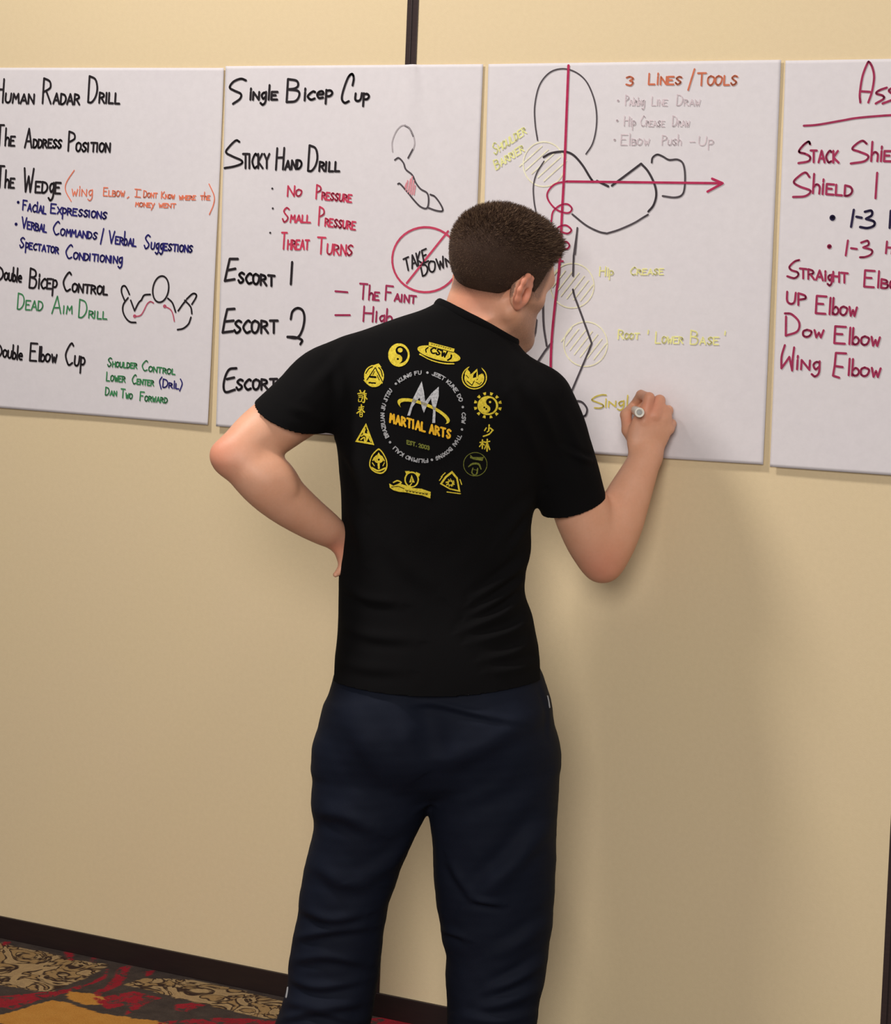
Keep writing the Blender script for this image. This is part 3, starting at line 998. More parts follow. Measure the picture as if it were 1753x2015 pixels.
for s in (-1, 1):
    F.add(hell((s*.013, .102, -.043), (.009, .011, .009)), .008)
    F.add(hell((s*.008, .107, -.051), (.004, .005, .003)), .003, 's')
F.add(hcone((-.020, .096, -.071), (.020, .096, -.071), .006, .006), .008)
F.add(hcone((-.017, .096, -.082), (.017, .096, -.082), .007, .007), .008)
F.add(hcone((-.024, .101, -.0765), (.024, .101, -.0765), .0015, .0015), .003, 's')
for s in (-1, 1):                              # ears: shell, rim, inner fold, lobe, hollow
    tilt = np.array([[math.cos(s*.45), -math.sin(s*.45), 0], [math.sin(s*.45), math.cos(s*.45), 0], [0, 0, 1]])
    cx = s*.080
    fl_ = .6 if s < 0 else 0.0                 # the far ear lies closer to the skull
    F.add(hell((cx, -.012, -.032), (.0095, .021, .032), tilt), .008)
    rim = [(s*.076, .004, -.020), (s*.080, .006, -.004), (s*.086, -.003, .009), (s*.093, -.019, .010), (s*.098, -.030, -.002), (s*.096, -.031, -.020), (s*.090, -.024, -.037), (s*.083, -.012, -.050), (s*.078, -.004, -.049)]
    F.add(limb([list(hp(q[0]-fl_*s*max(0, abs(q[0])-.080), q[1], q[2]-.010))+[.0042 if i < 6 else .0062] for i, q in enumerate(rim)], 4), .004)
    F.add(limb([list(hp(q[0]-fl_*s*max(0, abs(q[0])-.080), q[1], q[2]-.010))+[.0035] for q in [(s*.090, -.016, .000), (s*.0895, -.020, -.014), (s*.086, -.015, -.030), (s*.082, -.004, -.036)]], 4), .004)
    for q in rim[1:8]:
        F.add(hcone((s*.081, -.010, q[2]*.6-.022), (q[0]-fl_*s*max(0, abs(q[0])-.080), q[1], q[2]-.010), .0085, .0058), .006)
    F.add(hell((s*.0925, -.008, -.034), (.0095, .0085, .0130)), .003, 's')
    F.add(hcone((s*.078, .004, -.034), (s*.078, .003, -.042), .004, .004), .004)
neck = [N4(962, 556, 4.61, 61), N4(943, 597, 4.612, 63), N4(930, 645, 4.618, 63), N4(915, 705, 4.62, 66)]
F.add(limb(neck, 5), .025)
F.add(stack(TORSO[3:-4], 2.3, pad=-.016), .035)
F.add(stack(TORSO[-6:], 2.3, pad=-.034), .035)
# left arm, hand on hip
armL = [N4(675, 755, 4.59, 58), N4(625, 785, 4.565, 58), N4(573, 815, 4.53, 58), N4(520, 852, 4.50, 56), N4(478, 884, 4.475, 47), N4(455, 899, 4.465, 37)]
F.add(limb(armL, 12), .03)
foreL = [N4(455, 899, 4.465, 36), N4(484, 914, 4.47, 47), N4(524, 945, 4.48, 56), N4(557, 980, 4.50, 49), N4(598, 1012, 4.53, 42), N4(637, 1038, 4.56, 35), N4(662, 1054, 4.585, 28)]
F.add(limb(foreL, 14), .018)
F.add(ellipsoid(c3(540, 925, 4.462), (.026, .062, .026), [[.78, .62, -.1], [-.62, .78, .1], [.1, 0, 1]]), .012)
F.add(cone(c3(436, 893, 4.455), c3(452, 905, 4.455), .016, .02), .02)
F.add(limb([N4(664, 1056, 4.587, 28, 20), N4(678, 1085, 4.60, 30, 17), N4(690, 1112, 4.625, 31, 15)], 5, flat=(1, .3, -.3)), .012)
for k, (dy, dz) in enumerate(((-22, .010), (-6, .006), (10, 0), (24, -.006))):
    F.add(limb([N4(684+k*2, 1100+dy*.7, 4.635+dz, 9.5), N4(682+k*4, 1112+dy, 4.675+dz, 9.0), N4(704+k*4, 1120+dy, 4.712+dz, 8.5), N4(732+k*2, 1124+dy, 4.735+dz, 7.5)], 4), .005)
F.add(limb([N4(676, 1092, 4.588, 12), N4(674, 1112, 4.582, 9), N4(667, 1125, 4.578, 7.5), N4(660, 1131, 4.572, 5.5)], 4), .008)
# right arm and writing hand
armR = [N4(1070, 815, 4.61, 54), N4(1095, 870, 4.625, 52), N4(1124, 950, 4.645, 53), N4(1149, 1015, 4.66, 57), N4(1170, 1070, 4.672, 52), N4(1184, 1104, 4.68, 39)]
F.add(limb(armR, 12), .03)
foreR = [N4(1186, 1103, 4.68, 40), N4(1198, 1075, 4.685, 48), N4(1215, 1030, 4.695, 50), N4(1233, 985, 4.71, 45), N4(1254, 938, 4.728, 37), N4(1272, 897, 4.745, 30, )]
F.add(limb(foreR, 14), .02)
F.add(limb([N4(1272, 898, 4.745, 31, 21), N4(1272, 868, 4.747, 40, 17), N4(1281, 842, 4.745, 42, 15), N4(1288, 824, 4.744, 36, 11)], 5, flat=(.25, .15, -1)), .012)
FING = [[N4(1267, 828, 4.738, 11.5), N4(1277, 783, 4.735, 10.5), N4(1261, 777, 4.775, 9.5), N4(1248, 795, 4.806, 8)],
        [N4(1288, 818, 4.738, 11.5), N4(1298, 788, 4.752, 10.5), N4(1276, 792, 4.788, 9.5), N4(1257, 808, 4.806, 8)],
        [N4(1305, 824, 4.748, 11), N4(1314, 808, 4.775, 10), N4(1294, 814, 4.803, 9.5), N4(1276, 824, 4.806, 8)],
        [N4(1316, 844, 4.757, 10), N4(1321, 834, 4.782, 9), N4(1306, 838, 4.803, 8.5), N4(1291, 846, 4.808, 7.5)]]
for f4 in FING:
    for a, b in zip(f4[:-1], f4[1:]):
        F.add(cone(a[:3], b[:3], a[3], b[3]), .004)
    F.add(cone(f4[0][:3], f4[1][:3], f4[0][3]*1.06, f4[0][3]*0.8), .006)
TH4 = [N4(1256, 880, 4.752, 15), N4(1236, 846, 4.757, 12.5), N4(1231, 816, 4.775, 10.5), N4(1243, 801, 4.802, 8.5)]
for a, b in zip(TH4[:-1], TH4[1:]):
    F.add(cone(a[:3], b[:3], a[3], b[3]), .006)
# legs and feet, under the clothes
F.add(stack(HIPS, 2.3, pad=-.03), .04)
F.add(stack(LEGL[:-1], 2.0, pad=-.026), .03)
F.add(stack(LEGR[:-1], 2.0, pad=-.026), .03)
SV, SQ = mesh_field(F, 0.0026, smooth=3)
def put(name, V, Q, mat, parent=None):
    return body_obj(name, V, Q[:, ::-1], mat, parent)      # the local frame is left-handed


man = put('person', SV, SQ, M_SKIN)
tag(man, 'man in black t-shirt and navy trousers writing on the sheet, left hand on hip', 'person')
hl = hloc(SV)
pxs = px_of(SV)
st = np.zeros(len(SV))
head = (hl[:, 2] > -.16) & (np.linalg.norm(hl, axis=1) < .19)
beard = np.clip((hl[:, 1]-.012+(hl[:, 2]+.06)*-.25)/.02, 0, 1)*np.clip((-.030-hl[:, 2]+hl[:, 1]*.12)/.02, 0, 1)
sideb = np.clip(1-np.abs(hl[:, 1]-.016)/.013, 0, 1)*np.clip((.05-hl[:, 2])/.02, 0, 1)*np.clip((hl[:, 2]+.04)/.02, 0, 1)
# cropped hair fading into the neck and temples
hair_edge = np.where(hl[:, 1] > .0, -.030, np.where(hl[:, 1] > -.028, -.006, -.044-(-hl[:, 1]-.028)*.26))
fade = np.clip((hl[:, 2]-hair_edge+.016)/.02, 0, 1)*np.clip((.060-hl[:, 1]+hl[:, 2]*.15)/.012, 0, 1)
far = np.abs(hl[:, 0]) > .0745
ear = (np.abs(hl[:, 0]) > .079) & (hl[:, 2] < .006)
st = np.maximum(np.maximum(beard*.62, sideb*.7), fade*.95)*head*(~ear)
brows = np.clip(1-np.abs(hl[:, 2]-.014-.1*(np.abs(hl[:, 0])-.03))/.005, 0, 1)*(hl[:, 1] > .07)*(np.abs(hl[:, 0]) < .05)*(np.abs(hl[:, 0]) > .012)
st = np.maximum(st, brows*.9*head)
a = man.data.attributes.new('stubble', 'FLOAT', 'POINT'); a.data.foreach_set('value', st.astype(np.float32))
fl = np.zeros(len(SV))
for (x, y, zz, r, w) in ((436, 893, 4.45, .045, .55), (1186, 1115, 4.65, .06, .45), (1279, 800, 4.735, .035, .45), (1240, 830, 4.76, .025, .3), (920, 590, 4.54, .06, .35), (662, 1080, 4.56, .03, .5)):
    d = np.linalg.norm(SV-c3(x, y, zz), axis=1)
    fl = np.maximum(fl, w*np.exp(-(d/r)**2))
fl = np.maximum(fl, .55*(np.abs(hl[:, 0]) > .080)*head*(np.abs(hl[:, 2]+.03) < .05))
lips = np.exp(-((hl[:, 2]+.0765)/.008)**2)*(hl[:, 1] > .082)*(np.abs(hl[:, 0]) < .025)*.8
fl = np.maximum(fl, lips)
a = man.data.attributes.new('flush', 'FLOAT', 'POINT'); a.data.foreach_set('value', fl.astype(np.float32))

# eyes
M_EYE = mat_base('eye_white', lin(225, 220, 214), 0.2, 0.5)[0]
M_IRIS = mat_base('iris', lin(62, 50, 40), 0.2, 0.5)[0]
for s in (-1, 1):
    Fe = Field().add(hell((s*.033, .0835, -.0085), (.0105, .0118, .0068)))
    v, q = mesh_field(Fe, .0012, smooth=1)
    e = put('eye', v, q, M_EYE, man)
    Fi = Field().add(hell((s*.033, .0925, -.0095), (.005, .0034, .005)))
    v, q = mesh_field(Fi, .0008, smooth=1)
    put('iris', v, q, M_IRIS, e)

# ---- trousers
F = Field()
F.add(stack(HIPS, 2.3))
F.add(stack(LEGL, 2.15), .030)
F.add(stack(LEGR, 2.15), .016)
F.add(ellipsoid(c3(748, 1420, 4.535), (.080, .085, .066)), .05)
F.add(ellipsoid(c3(962, 1420, 4.535), (.088, .085, .066)), .05)
TV, TQ = mesh_field(F, 0.0040, smooth=3)
floor_y = lambda V: (0.006-(CAM[2]+V[:, 0]*Rv[2]+V[:, 1]*Uv[2]+V[:, 2]*Fv[2]))
TV, TQ = cut(TV, TQ, floor_y)
ytop = -(1285-SY)*4.6/FOC
TV, TQ = cut(TV, TQ, lambda V: V[:, 1]-ytop)
TF = [([(803, 1388), (864, 1389), (944, 1408), (1030, 1424)], 9, .006), ([(1062, 1345), (1078, 1395), (1080, 1450)], 6, .003),
      ([(850, 1520), (960, 1470), (1085, 1400)], 26, .006), ([(860, 1600), (960, 1560), (1090, 1490)], 24, .004),
      ([(1085, 1600), (1010, 1690), (920, 1775)], 26, .011), ([(925, 1768), (955, 1776), (990, 1782)], 9, .008), ([(880, 1690), (900, 1730), (930, 1772)], 12, .006),
      ([(862, 1832), (890, 1838), (920, 1850)], 9, .008), ([(1080, 1880), (1010, 1925), (960, 1945)], 14, .008), ([(1065, 1940), (1000, 1965), (940, 1985)], 14, .007),
      ([(1085, 1800), (1020, 1850), (960, 1880)], 18, .006), ([(1050, 1990), (980, 2005), (900, 1995)], 12, .006),
      ([(625, 1600), (680, 1612), (740, 1640)], 20, .008), ([(820, 1640), (760, 1700), (690, 1730)], 20, .006), ([(610, 1700), (670, 1740), (740, 1745)], 20, .006),
      ([(590, 1790), (650, 1812), (720, 1800)], 14, .008), ([(580, 1850), (640, 1836), (735, 1825)], 12, .008), ([(570, 1895), (640, 1885), (730, 1900)], 13, .007),
      ([(568, 1930), (630, 1945), (720, 1930)], 12, .008), ([(556, 1975), (640, 1985), (720, 1975)], 14, .009), ([(545, 2010), (620, 1995), (700, 2012)], 11, .008),
      ([(815, 1350), (838, 1450), (846, 1570)], 42, -.012), ([(660, 1400), (720, 1480), (760, 1560)], 34, .006)]
TV = TV+vnormals(TV, TQ)*(.0030*fractal(TV*np.array([.8, 1.3, .8]), 22, 3))[:, None]
TV = fold(TV, TQ, TF)
TV = laplace(TV, TQ, .5)
trousers = put('trousers', TV, TQ, M_TROUSER, man)
trousers['label'] = 'loose navy trousers bunched over the shoes'


def thicken(o, t):
    m = o.modifiers.new('thickness', 'SOLIDIFY')
    m.thickness = t; m.offset = -1.0; m.use_rim = True


thicken(trousers, .003)

# small reflective tabs: on the pocket edge and at the ankle zip
M_TAB = mat_base('grey_reflective_tab', lin(150, 150, 152), 0.4, 0.5)[0]


def on_cloth(bvh, px, py):
    d = Vector(c3(px, py, 1.0)).normalized()
    h = bvh.ray_cast(Vector((0, 0, 0)), d)
    return None if h[0] is None else (np.array(h[0]), np.array(h[1]))


T_BVH = BVHTree.FromPolygons(TV.tolist(), TQ.tolist())


def tab(name, pts, wpx):
    P = spline(np.array(pts, float), 5)
    F = Field()
    Q_ = []
    for x, y in P:
        h = on_cloth(T_BVH, x, y)
        if h is not None: Q_.append(list(h[0])+[wpx*.00105])
    if len(Q_) > 2:
        F.add(limb(Q_, 2), .002)
        v, q = mesh_field(F, .0011, smooth=1)
        put(name, v, q, M_TAB, trousers)['label'] = 'pale grey reflective tab'


tab('pocket_tab', [(1077, 1370), (1079.5, 1381), (1081, 1392)], 2.0)
tab('ankle_tab', [(566.5, 1944), (565.5, 1952), (563.5, 1962)], 2.6)

# ---- t-shirt
F = Field()
F.add(stack(TORSO, 2.3))
slL = [N4(690, 735, 4.595, 70), N4(640, 757, 4.575, 74), N4(605, 790, 4.55, 72), N4(573, 818, 4.53, 69), N4(540, 850, 4.50, 68), N4(510, 885, 4.48, 66)]
F.add(limb(slL, 5), .045)
slR = [N4(1058, 790, 4.605, 70), N4(1086, 850, 4.62, 69), N4(1106, 915, 4.635, 68), N4(1121, 968, 4.65, 66), N4(1136, 1020, 4.66, 66), N4(1150, 1060, 4.67, 66)]
F.add(limb(slR, 5), .04)
HV, HQ = mesh_field(F, .0034, smooth=3, reach=4.0)
# neck opening, hem and sleeve ends
ncl, ncb, ncr = c3(869, 599, 4.60), c3(930, 628, 4.515), c3(1005, 670, 4.615)
nn = np.cross(ncb-ncl, ncr-ncl); nn /= np.linalg.norm(nn)
if nn[1] < 0: nn = -nn
nctr = c3(935, 632, 4.60)
HV, HQ = cut(HV, HQ, lambda V: np.minimum((V-ncl) @ nn+.75*np.maximum(V[:, 2]-4.635, 0), .100+.10*np.clip((V[:, 2]-4.62)/.05, 0, 1)-np.linalg.norm(V-nctr, axis=1)))


def hem(V):
    p = px_of(V)
    yy = 1352-22*((p[:, 0]-880)/215)**2-6*(p[:, 0]-860)/210
    return (-(yy-SY)*4.6/FOC)-V[:, 1]


HV, HQ = cut(HV, HQ, hem)
scL, snL = c3(573, 818, 4.53), np.array([-.46, -.85, .25]); snL = snL/np.linalg.norm(snL)
HV, HQ = cut(HV, HQ, lambda V: np.minimum((V-scL) @ snL, c3(657, 800, 4.56)[0]-V[:, 0]))
scR, snR = c3(1128, 992, 4.652), np.array([.29, -.955, .30]); snR = snR/np.linalg.norm(snR)
HV, HQ = cut(HV, HQ, lambda V: np.minimum((V-scR) @ snR, V[:, 0]-c3(1058, 900, 4.63)[0]))
SF = [([(1030, 745), (1065, 810), (1100, 890)], 13, .006), ([(1000, 770), (1040, 860), (1075, 950)], 15, .006), ([(1100, 800), (1130, 870), (1150, 930)], 12, .004),
      ([(1168, 905), (1145, 900), (1110, 880)], 8, .009), ([(1062, 975), (1020, 1010), (980, 1060)], 16, .006), ([(1050, 1005), (1030, 1040), (1000, 1085)], 10, .006),
      ([(1046, 1088), (1000, 1130), (930, 1180)], 13, .009), ([(1038, 1128), (990, 1170), (920, 1215)], 12, .009), ([(1032, 1165), (985, 1205), (905, 1240)], 12, .009),
      ([(1046, 1210), (1000, 1240), (925, 1262)], 12, .008), ([(1054, 1252), (1010, 1280), (950, 1296)], 12, .006), ([(1062, 1295), (1020, 1312), (960, 1320)], 12, .005),
      ([(668, 880), (700, 930), (722, 1000)], 16, .006), ([(672, 980), (700, 1040), (720, 1110)], 18, .005), ([(668, 1150), (720, 1180), (790, 1190)], 14, .006),
      ([(664, 1230), (730, 1255), (820, 1262)], 15, .006), ([(655, 1300), (720, 1318), (800, 1322)], 16, .004), ([(650, 690), (670, 750), (668, 830)], 14, .004),
      ([(690, 668), (650, 720), (600, 770)], 16, .004), ([(760, 1060), (800, 1120), (860, 1170)], 26, .004), ([(560, 800), (600, 815), (640, 835)], 12, .003)]
HV = HV+vnormals(HV, HQ)*(.0022*fractal(HV, 20, 11))[:, None]
HV = fold(HV, HQ, SF)
HV = laplace(HV, HQ, .5)
shirt = put('t_shirt', HV, HQ, M_SHIRT, man)
shirt['label'] = 'black short sleeved t-shirt printed with yellow emblems'
thicken(shirt, .0025)


# hems and collar as stitched bands
def boundary_loops(Q):
    E = np.concatenate([Q[:, [0, 1]], Q[:, [1, 2]], Q[:, [2, 3]], Q[:, [3, 0]]])
    S = np.sort(E, 1)
    u, inv, cnt = np.unique(S, axis=0, return_inverse=True, return_counts=True)
    nxt = {}
    for a, b in E[cnt[inv.ravel()] == 1]: nxt[int(a)] = int(b)
    loops = []
    while nxt:
        s, e = next(iter(nxt.items()))
        lp = [s]; cur = s
        while cur in nxt:
            cur = nxt.pop(cur)
            if cur == s: break
            lp.append(cur)
        if len(lp) > 30: loops.append(lp)
    return loops


def band(name, pts, r, mat, parent, n=110):
    P = np.asarray(pts)
    k = np.linspace(0, len(P), n, endpoint=False).astype(int)
    P = P[k]
    for _ in range(4): P = (np.roll(P, 1, 0)+2*P+np.roll(P, -1, 0))/4
    T_ = np.roll(P, -1, 0)-np.roll(P, 1, 0); T_ /= np.linalg.norm(T_, axis=1)[:, None]
    c = P.mean(0)
    O = P-c; O -= T_*(O*T_).sum(1)[:, None]; O /= np.linalg.norm(O, axis=1)[:, None]
    B_ = np.cross(T_, O)
    m = 10
    V = []
    for j in range(m):
        a = 2*math.pi*j/m
        V.append(P+O*(r*.42*math.cos(a))+B_*(r*math.sin(a)))
    V = np.stack(V, 1).reshape(-1, 3)
    i = np.arange(n)[:, None]*m+np.arange(m)[None]
    q = np.stack([i, np.roll(i, -1, 0), np.roll(np.roll(i, -1, 0), -1, 1), np.roll(i, -1, 1)], -1).reshape(-1, 4)
    return put(name, V, q, mat, parent)


for lp in boundary_loops(HQ):
    P = HV[lp]; c = P.mean(0); p = px_of(c[None])[0]
    if p[1] < 720 and len(lp) > 110: band('collar', P, .0095, M_SHIRT, shirt)

# ---- print on the back of the shirt
H_BVH = BVHTree.FromPolygons(HV.tolist(), HQ.tolist())
PK, PX0, PY0 = 5.312, 680.0, 650.0
gx, gy = np.meshgrid(np.arange(690, 1002, 2.0), np.arange(664, 990, 2.0))
GZ = np.full(gx.shape, np.nan)
for i in range(gx.shape[0]):
    for j in range(gx.shape[1]):
        h = on_cloth(H_BVH, gx[i, j], gy[i, j])
        if h is not None: GZ[i, j] = h[0][2]
GZ = np.where(np.isnan(GZ), np.nanmean(GZ), GZ)


def shirt_z(x, y):
    u = np.clip((x-690)/2.0, 0, gx.shape[1]-1.001); v = np.clip((y-664)/2.0, 0, gx.shape[0]-1.001)
    i, j = v.astype(int), u.astype(int); fu, fv = u-j, v-i
    return (GZ[i, j]*(1-fu)+GZ[i, j+1]*fu)*(1-fv)+(GZ[i+1, j]*(1-fu)+GZ[i+1, j+1]*fu)*fv


class Print:
    """one emblem, drawn on a fine cloth grid in enlargement units and laid on the shirt"""

    def __init__(self, x0, y0, x1, y1, step=2.3):
        self.s = step
        self.x, self.y = np.meshgrid(np.arange(x0, x1, step)+step/2, np.arange(y0, y1, step)+step/2)
        self.m = np.zeros(self.x.shape, bool)

    def put(self, mask, v=1):
        self.m = np.where(mask, bool(v), self.m); return self

    def in_ell(self, cx, cy, rx, ry, rot=0):
        c, s = math.cos(math.radians(rot)), math.sin(math.radians(rot))
        dx, dy = self.x-cx, self.y-cy
        return ((dx*c+dy*s)/rx)**2+((-dx*s+dy*c)/ry)**2 < 1

    def ell(self, cx, cy, rx, ry, rot=0, v=1): return self.put(self.in_ell(cx, cy, rx, ry, rot), v)

    def ring(self, cx, cy, rx, ry, t, rot=0, v=1):
        return self.put(self.in_ell(cx, cy, rx, ry, rot) & ~self.in_ell(cx, cy, rx-t, ry-t, rot), v)

    def in_poly(self, pts):
        P = np.asarray(pts, float); r = np.zeros(self.x.shape, bool)
        for (ax, ay), (bx, by) in zip(P, np.roll(P, -1, 0)):
            c = ((ay > self.y) != (by > self.y))
            with np.errstate(divide='ignore', invalid='ignore'):
                xx = ax+(self.y-ay)*(bx-ax)/(by-ay if by != ay else 1e-9)
            r ^= c & (self.x < xx)
        return r

    def poly(self, pts, v=1, sm=False):
        if sm: pts = spline(np.asarray(pts, float), 6, closed=True)
        return self.put(self.in_poly(pts), v)

    def stroke(self, pts, w, v=1, sm=False):
        P = np.asarray(pts, float)
        if sm: P = spline(P, 6)
        w = np.full(len(P), float(w)) if np.isscalar(w) else np.interp(np.linspace(0, 1, len(P)), np.linspace(0, 1, len(w)), w)
        m = np.zeros(self.x.shape, bool)
        for i in range(len(P)-1):
            a, b = P[i], P[i+1]; d = b-a; L2 = max(d @ d, 1e-9)
            t = np.clip(((self.x-a[0])*d[0]+(self.y-a[1])*d[1])/L2, 0, 1)
            m |= (self.x-a[0]-t*d[0])**2+(self.y-a[1]-t*d[1])**2 < ((w[i]+(w[i+1]-w[i])*t)/2)**2
        return self.put(m, v)

    def text(self, t, x0, y0, x1, y1, h, w, v=1, slant=0.0, hs=None):
        for s in word(t, x0, y0, x1, y1, h, hs or h, slant, 0.0): self.stroke(s, w, v)
        return self

    def done(self, name, mat, label=None):
        iy, ix = np.nonzero(self.m)
        if not len(iy): return None
        ny, nx = self.m.shape
        vid = -np.ones((ny+1, nx+1), int)
        for a, b in ((0, 0), (0, 1), (1, 0), (1, 1)): vid[iy+a, ix+b] = 0
        k = np.nonzero(vid.ravel() == 0)[0]
        vid.ravel()[k] = np.arange(len(k))
        vy, vx = np.nonzero(vid >= 0)
        X = (self.x[0, 0]-self.s/2+vx*self.s)/PK+PX0
        Y = (self.y[0, 0]-self.s/2+vy*self.s)/PK+PY0
        z_ = shirt_z(X, Y)-.0014
        V = np.stack([(X-IW/2)*z_/FOC, -(Y-SY)*z_/FOC, z_], -1)
        q = np.stack([vid[iy, ix], vid[iy, ix+1], vid[iy+1, ix+1], vid[iy+1, ix]], -1)
        o = put(name, V, q, mat, shirt)
        if label: o['label'] = label
        return o


def print_mat(name, a, c):
    m, N, L, b = mat_base(name, lin(*a), 0.7, 0.2)
    tc = N.new('ShaderNodeTexCoord')
    n = noise_node(N, L, 220.0, 3, 0.7, tc.outputs['Object'])
    L.new(ramp(N, L, n.outputs['Fac'], [(.35, lin(*c)), (.6, lin(*a))]), b.inputs['Base Color'])
    return m


P_YEL = print_mat('yellow_print', (226, 204, 62), (190, 166, 40))
P_ORA = print_mat('amber_print', (236, 184, 40), (214, 160, 26))
P_SIL = print_mat('silver_print', (196, 196, 198), (150, 150, 154))
P_GRY = print_mat('grey_print', (176, 176, 178), (120, 120, 122))
P_OLV = print_mat('olive_print', (122, 126, 48), (84, 88, 34))


def yin(P, cx, cy, r, rot=0, dark_right=True):
    a = math.radians(rot)
    def R(x, y): return (cx+x*math.cos(a)-y*math.sin(a), cy+x*math.sin(a)+y*math.cos(a))
    half = [R(r*math.sin(t), -r*math.cos(t)) for t in np.linspace(0, math.pi, 30)]
    P.poly(half, 0)
    P.ell(*R(0, -r/2), r/2, r/2, 0, 0)
    P.ell(*R(0, r/2), r/2, r/2, 0, 1)
    P.ell(*R(0, -r/2), r*.15, r*.15, 0, 1)
    P.ell(*R(0, r/2), r*.13, r*.13, 0, 0)


# yin yang, upper left
P = Print(430, 130, 690, 395); P.ell(557, 258, 112, 122); yin(P, 557, 255, 92, 14); P.ell(570, 207, 26, 24, 0, 1)
P.done('emblem', P_YEL, 'round yellow yin yang emblem')
# oval with letters
P = Print(730, 110, 1220, 375)
P.ell(975, 243, 230, 66, 14); P.poly([(872, 122), (1138, 192), (1132, 226), (868, 158)]); P.stroke([(868, 164), (1128, 232)], 7, 0)
P.stroke([(775, 250), (900, 312), (1030, 345), (1130, 350)], 14, 1, True); P.stroke([(770, 232), (880, 296), (1020, 334), (1150, 340)], 8, 0, True)
P.text('CSW', 885, 232, 1052, 284, 58, 17, 0, .25)
P.stroke([(862, 180), (838, 200), (842, 228)], 14, 0, True); P.stroke([(1105, 262), (1100, 290), (1068, 312)], 18, 0, True)
for k in range(9): P.stroke([(896+24*k, 138+6.2*k), (903+24*k, 150+6.2*k), (910+24*k, 140+6.2*k)], 5, 0)
P.done('emblem', P_YEL, 'wide yellow oval emblem with black letters')
# round A emblem
P = Print(175, 340, 425, 605)
P.ell(297, 478, 104, 116); P.poly([(250, 380), (345, 345), (375, 385), (240, 420)]); P.poly([(185, 520), (230, 500), (220, 560)]); P.poly([(370, 540), (392, 520), (385, 560)])
P.stroke([(308, 392), (222, 520)], 11, 0); P.stroke([(312, 392), (384, 535)], 11, 0); P.stroke([(212, 450), (240, 405), (280, 380)], 12, 0, True); P.stroke([(385, 480), (370, 420), (345, 390)], 12, 0, True)
P.stroke([(258, 486), (312, 490)], 22, 0); P.stroke([(245, 548), (310, 552)], 16, 0); P.stroke([(300, 430), (285, 465)], 8, 0); P.stroke([(330, 470), (352, 520)], 8, 0)
P.done('emblem', P_YEL, 'round yellow emblem with a letter A')
# ring with spread wings
P = Print(1205, 360, 1485, 630)
P.ring(1345, 493, 132, 124, 11); P.ell(1345, 500, 104, 92); P.ell(1352, 440, 82, 84, 0, 0)
P.poly([(1270, 400), (1300, 440), (1310, 520), (1250, 520), (1245, 450)]); P.poly([(1425, 450), (1440, 510), (1400, 545), (1380, 520), (1390, 470)])
P.poly([(1375, 400), (1320, 450), (1290, 470), (1330, 555), (1385, 500)]); P.poly([(1372, 425), (1335, 465), (1330, 500), (1365, 490)], 0)
P.stroke([(1270, 530), (1320, 575), (1345, 530)], 10, 0); P.stroke([(1360, 540), (1400, 565), (1420, 540)], 8, 0); P.stroke([(1262, 470), (1285, 500)], 8, 0)
P.done('emblem', P_YEL, 'yellow ring emblem with spread wings')
# sun yin yang
P = Print(1330, 630, 1640, 935)
P.ell(1486, 786, 108, 100); yin(P, 1490, 786, 82, 28); P.ell(1450, 806, 10, 10, 0, 0)
P.done('emblem', P_YEL, 'yellow sun emblem with a yin yang')
for k in range(12):
    a = 2*math.pi*k/12+.28
    P = Print(1486+132*math.cos(a)-24, 784+124*math.sin(a)-24, 1486+132*math.cos(a)+24, 784+124*math.sin(a)+24)
    c, s = math.cos(a), math.sin(a)
    P.poly([(1486+132*c-s*17+c*14, 784+124*s+c*17+s*14), (1486+132*c+s*17+c*14, 784+124*s-c*17+s*14), (1486+132*c+s*10-c*15, 784+124*s-c*10-s*15), (1486+132*c-s*10-c*15, 784+124*s+c*10-s*15)])
    P.done('sun_ray', P_YEL)
# brushed characters, left pair and right pair
def brush(strokes, x0, y0, x1, y1, name='brush_character'):
    P = Print(x0, y0, x1, y1)
    for pts, w in strokes: P.stroke(pts, w, 1, len(pts) > 2)
    P.done(name, P_YEL, 'yellow brushed character')
brush([([(150, 628), (158, 645)], 14), ([(128, 662), (180, 655)], 12), ([(135, 682), (172, 678)], 10), ([(138, 700), (170, 697)], 10), ([(135, 718), (138, 745), (168, 740)], 10), ([(170, 715), (166, 742)], 10),
       ([(200, 632), (188, 650)], 14), ([(182, 668), (215, 662)], 11), ([(198, 655), (196, 745), (180, 752)], 14), ([(180, 690), (176, 715)], 10), ([(198, 690), (222, 718)], 14), ([(215, 678), (200, 695)], 9)], 115, 615, 240, 765)
brush([([(140, 805), (190, 798)], 12), ([(135, 825), (185, 820)], 11), ([(165, 780), (160, 830), (120, 865)], 15), ([(165, 825), (195, 855)], 15), ([(150, 858), (172, 858), (172, 900), (150, 898), (150, 858)], 9), ([(150, 878), (172, 878)], 8)], 105, 770, 215, 920)
brush([([(1500, 990), (1496, 1050)], 15), ([(1470, 1020), (1452, 1048)], 13), ([(1512, 1022), (1540, 1045)], 15), ([(1535, 1045), (1500, 1085), (1440, 1108)], 15), ([(1496, 1050), (1480, 1062)], 12)], 1425, 975, 1560, 1125)
brush([([(1405, 1172), (1452, 1165)], 13), ([(1430, 1145), (1428, 1235)], 14), ([(1428, 1175), (1400, 1215)], 12), ([(1430, 1178), (1450, 1200)], 11), ([(1455, 1172), (1505, 1160)], 13), ([(1480, 1140), (1478, 1262)], 15), ([(1478, 1175), (1452, 1240)], 12), ([(1480, 1178), (1505, 1245)], 15)], 1385, 1130, 1520, 1275)
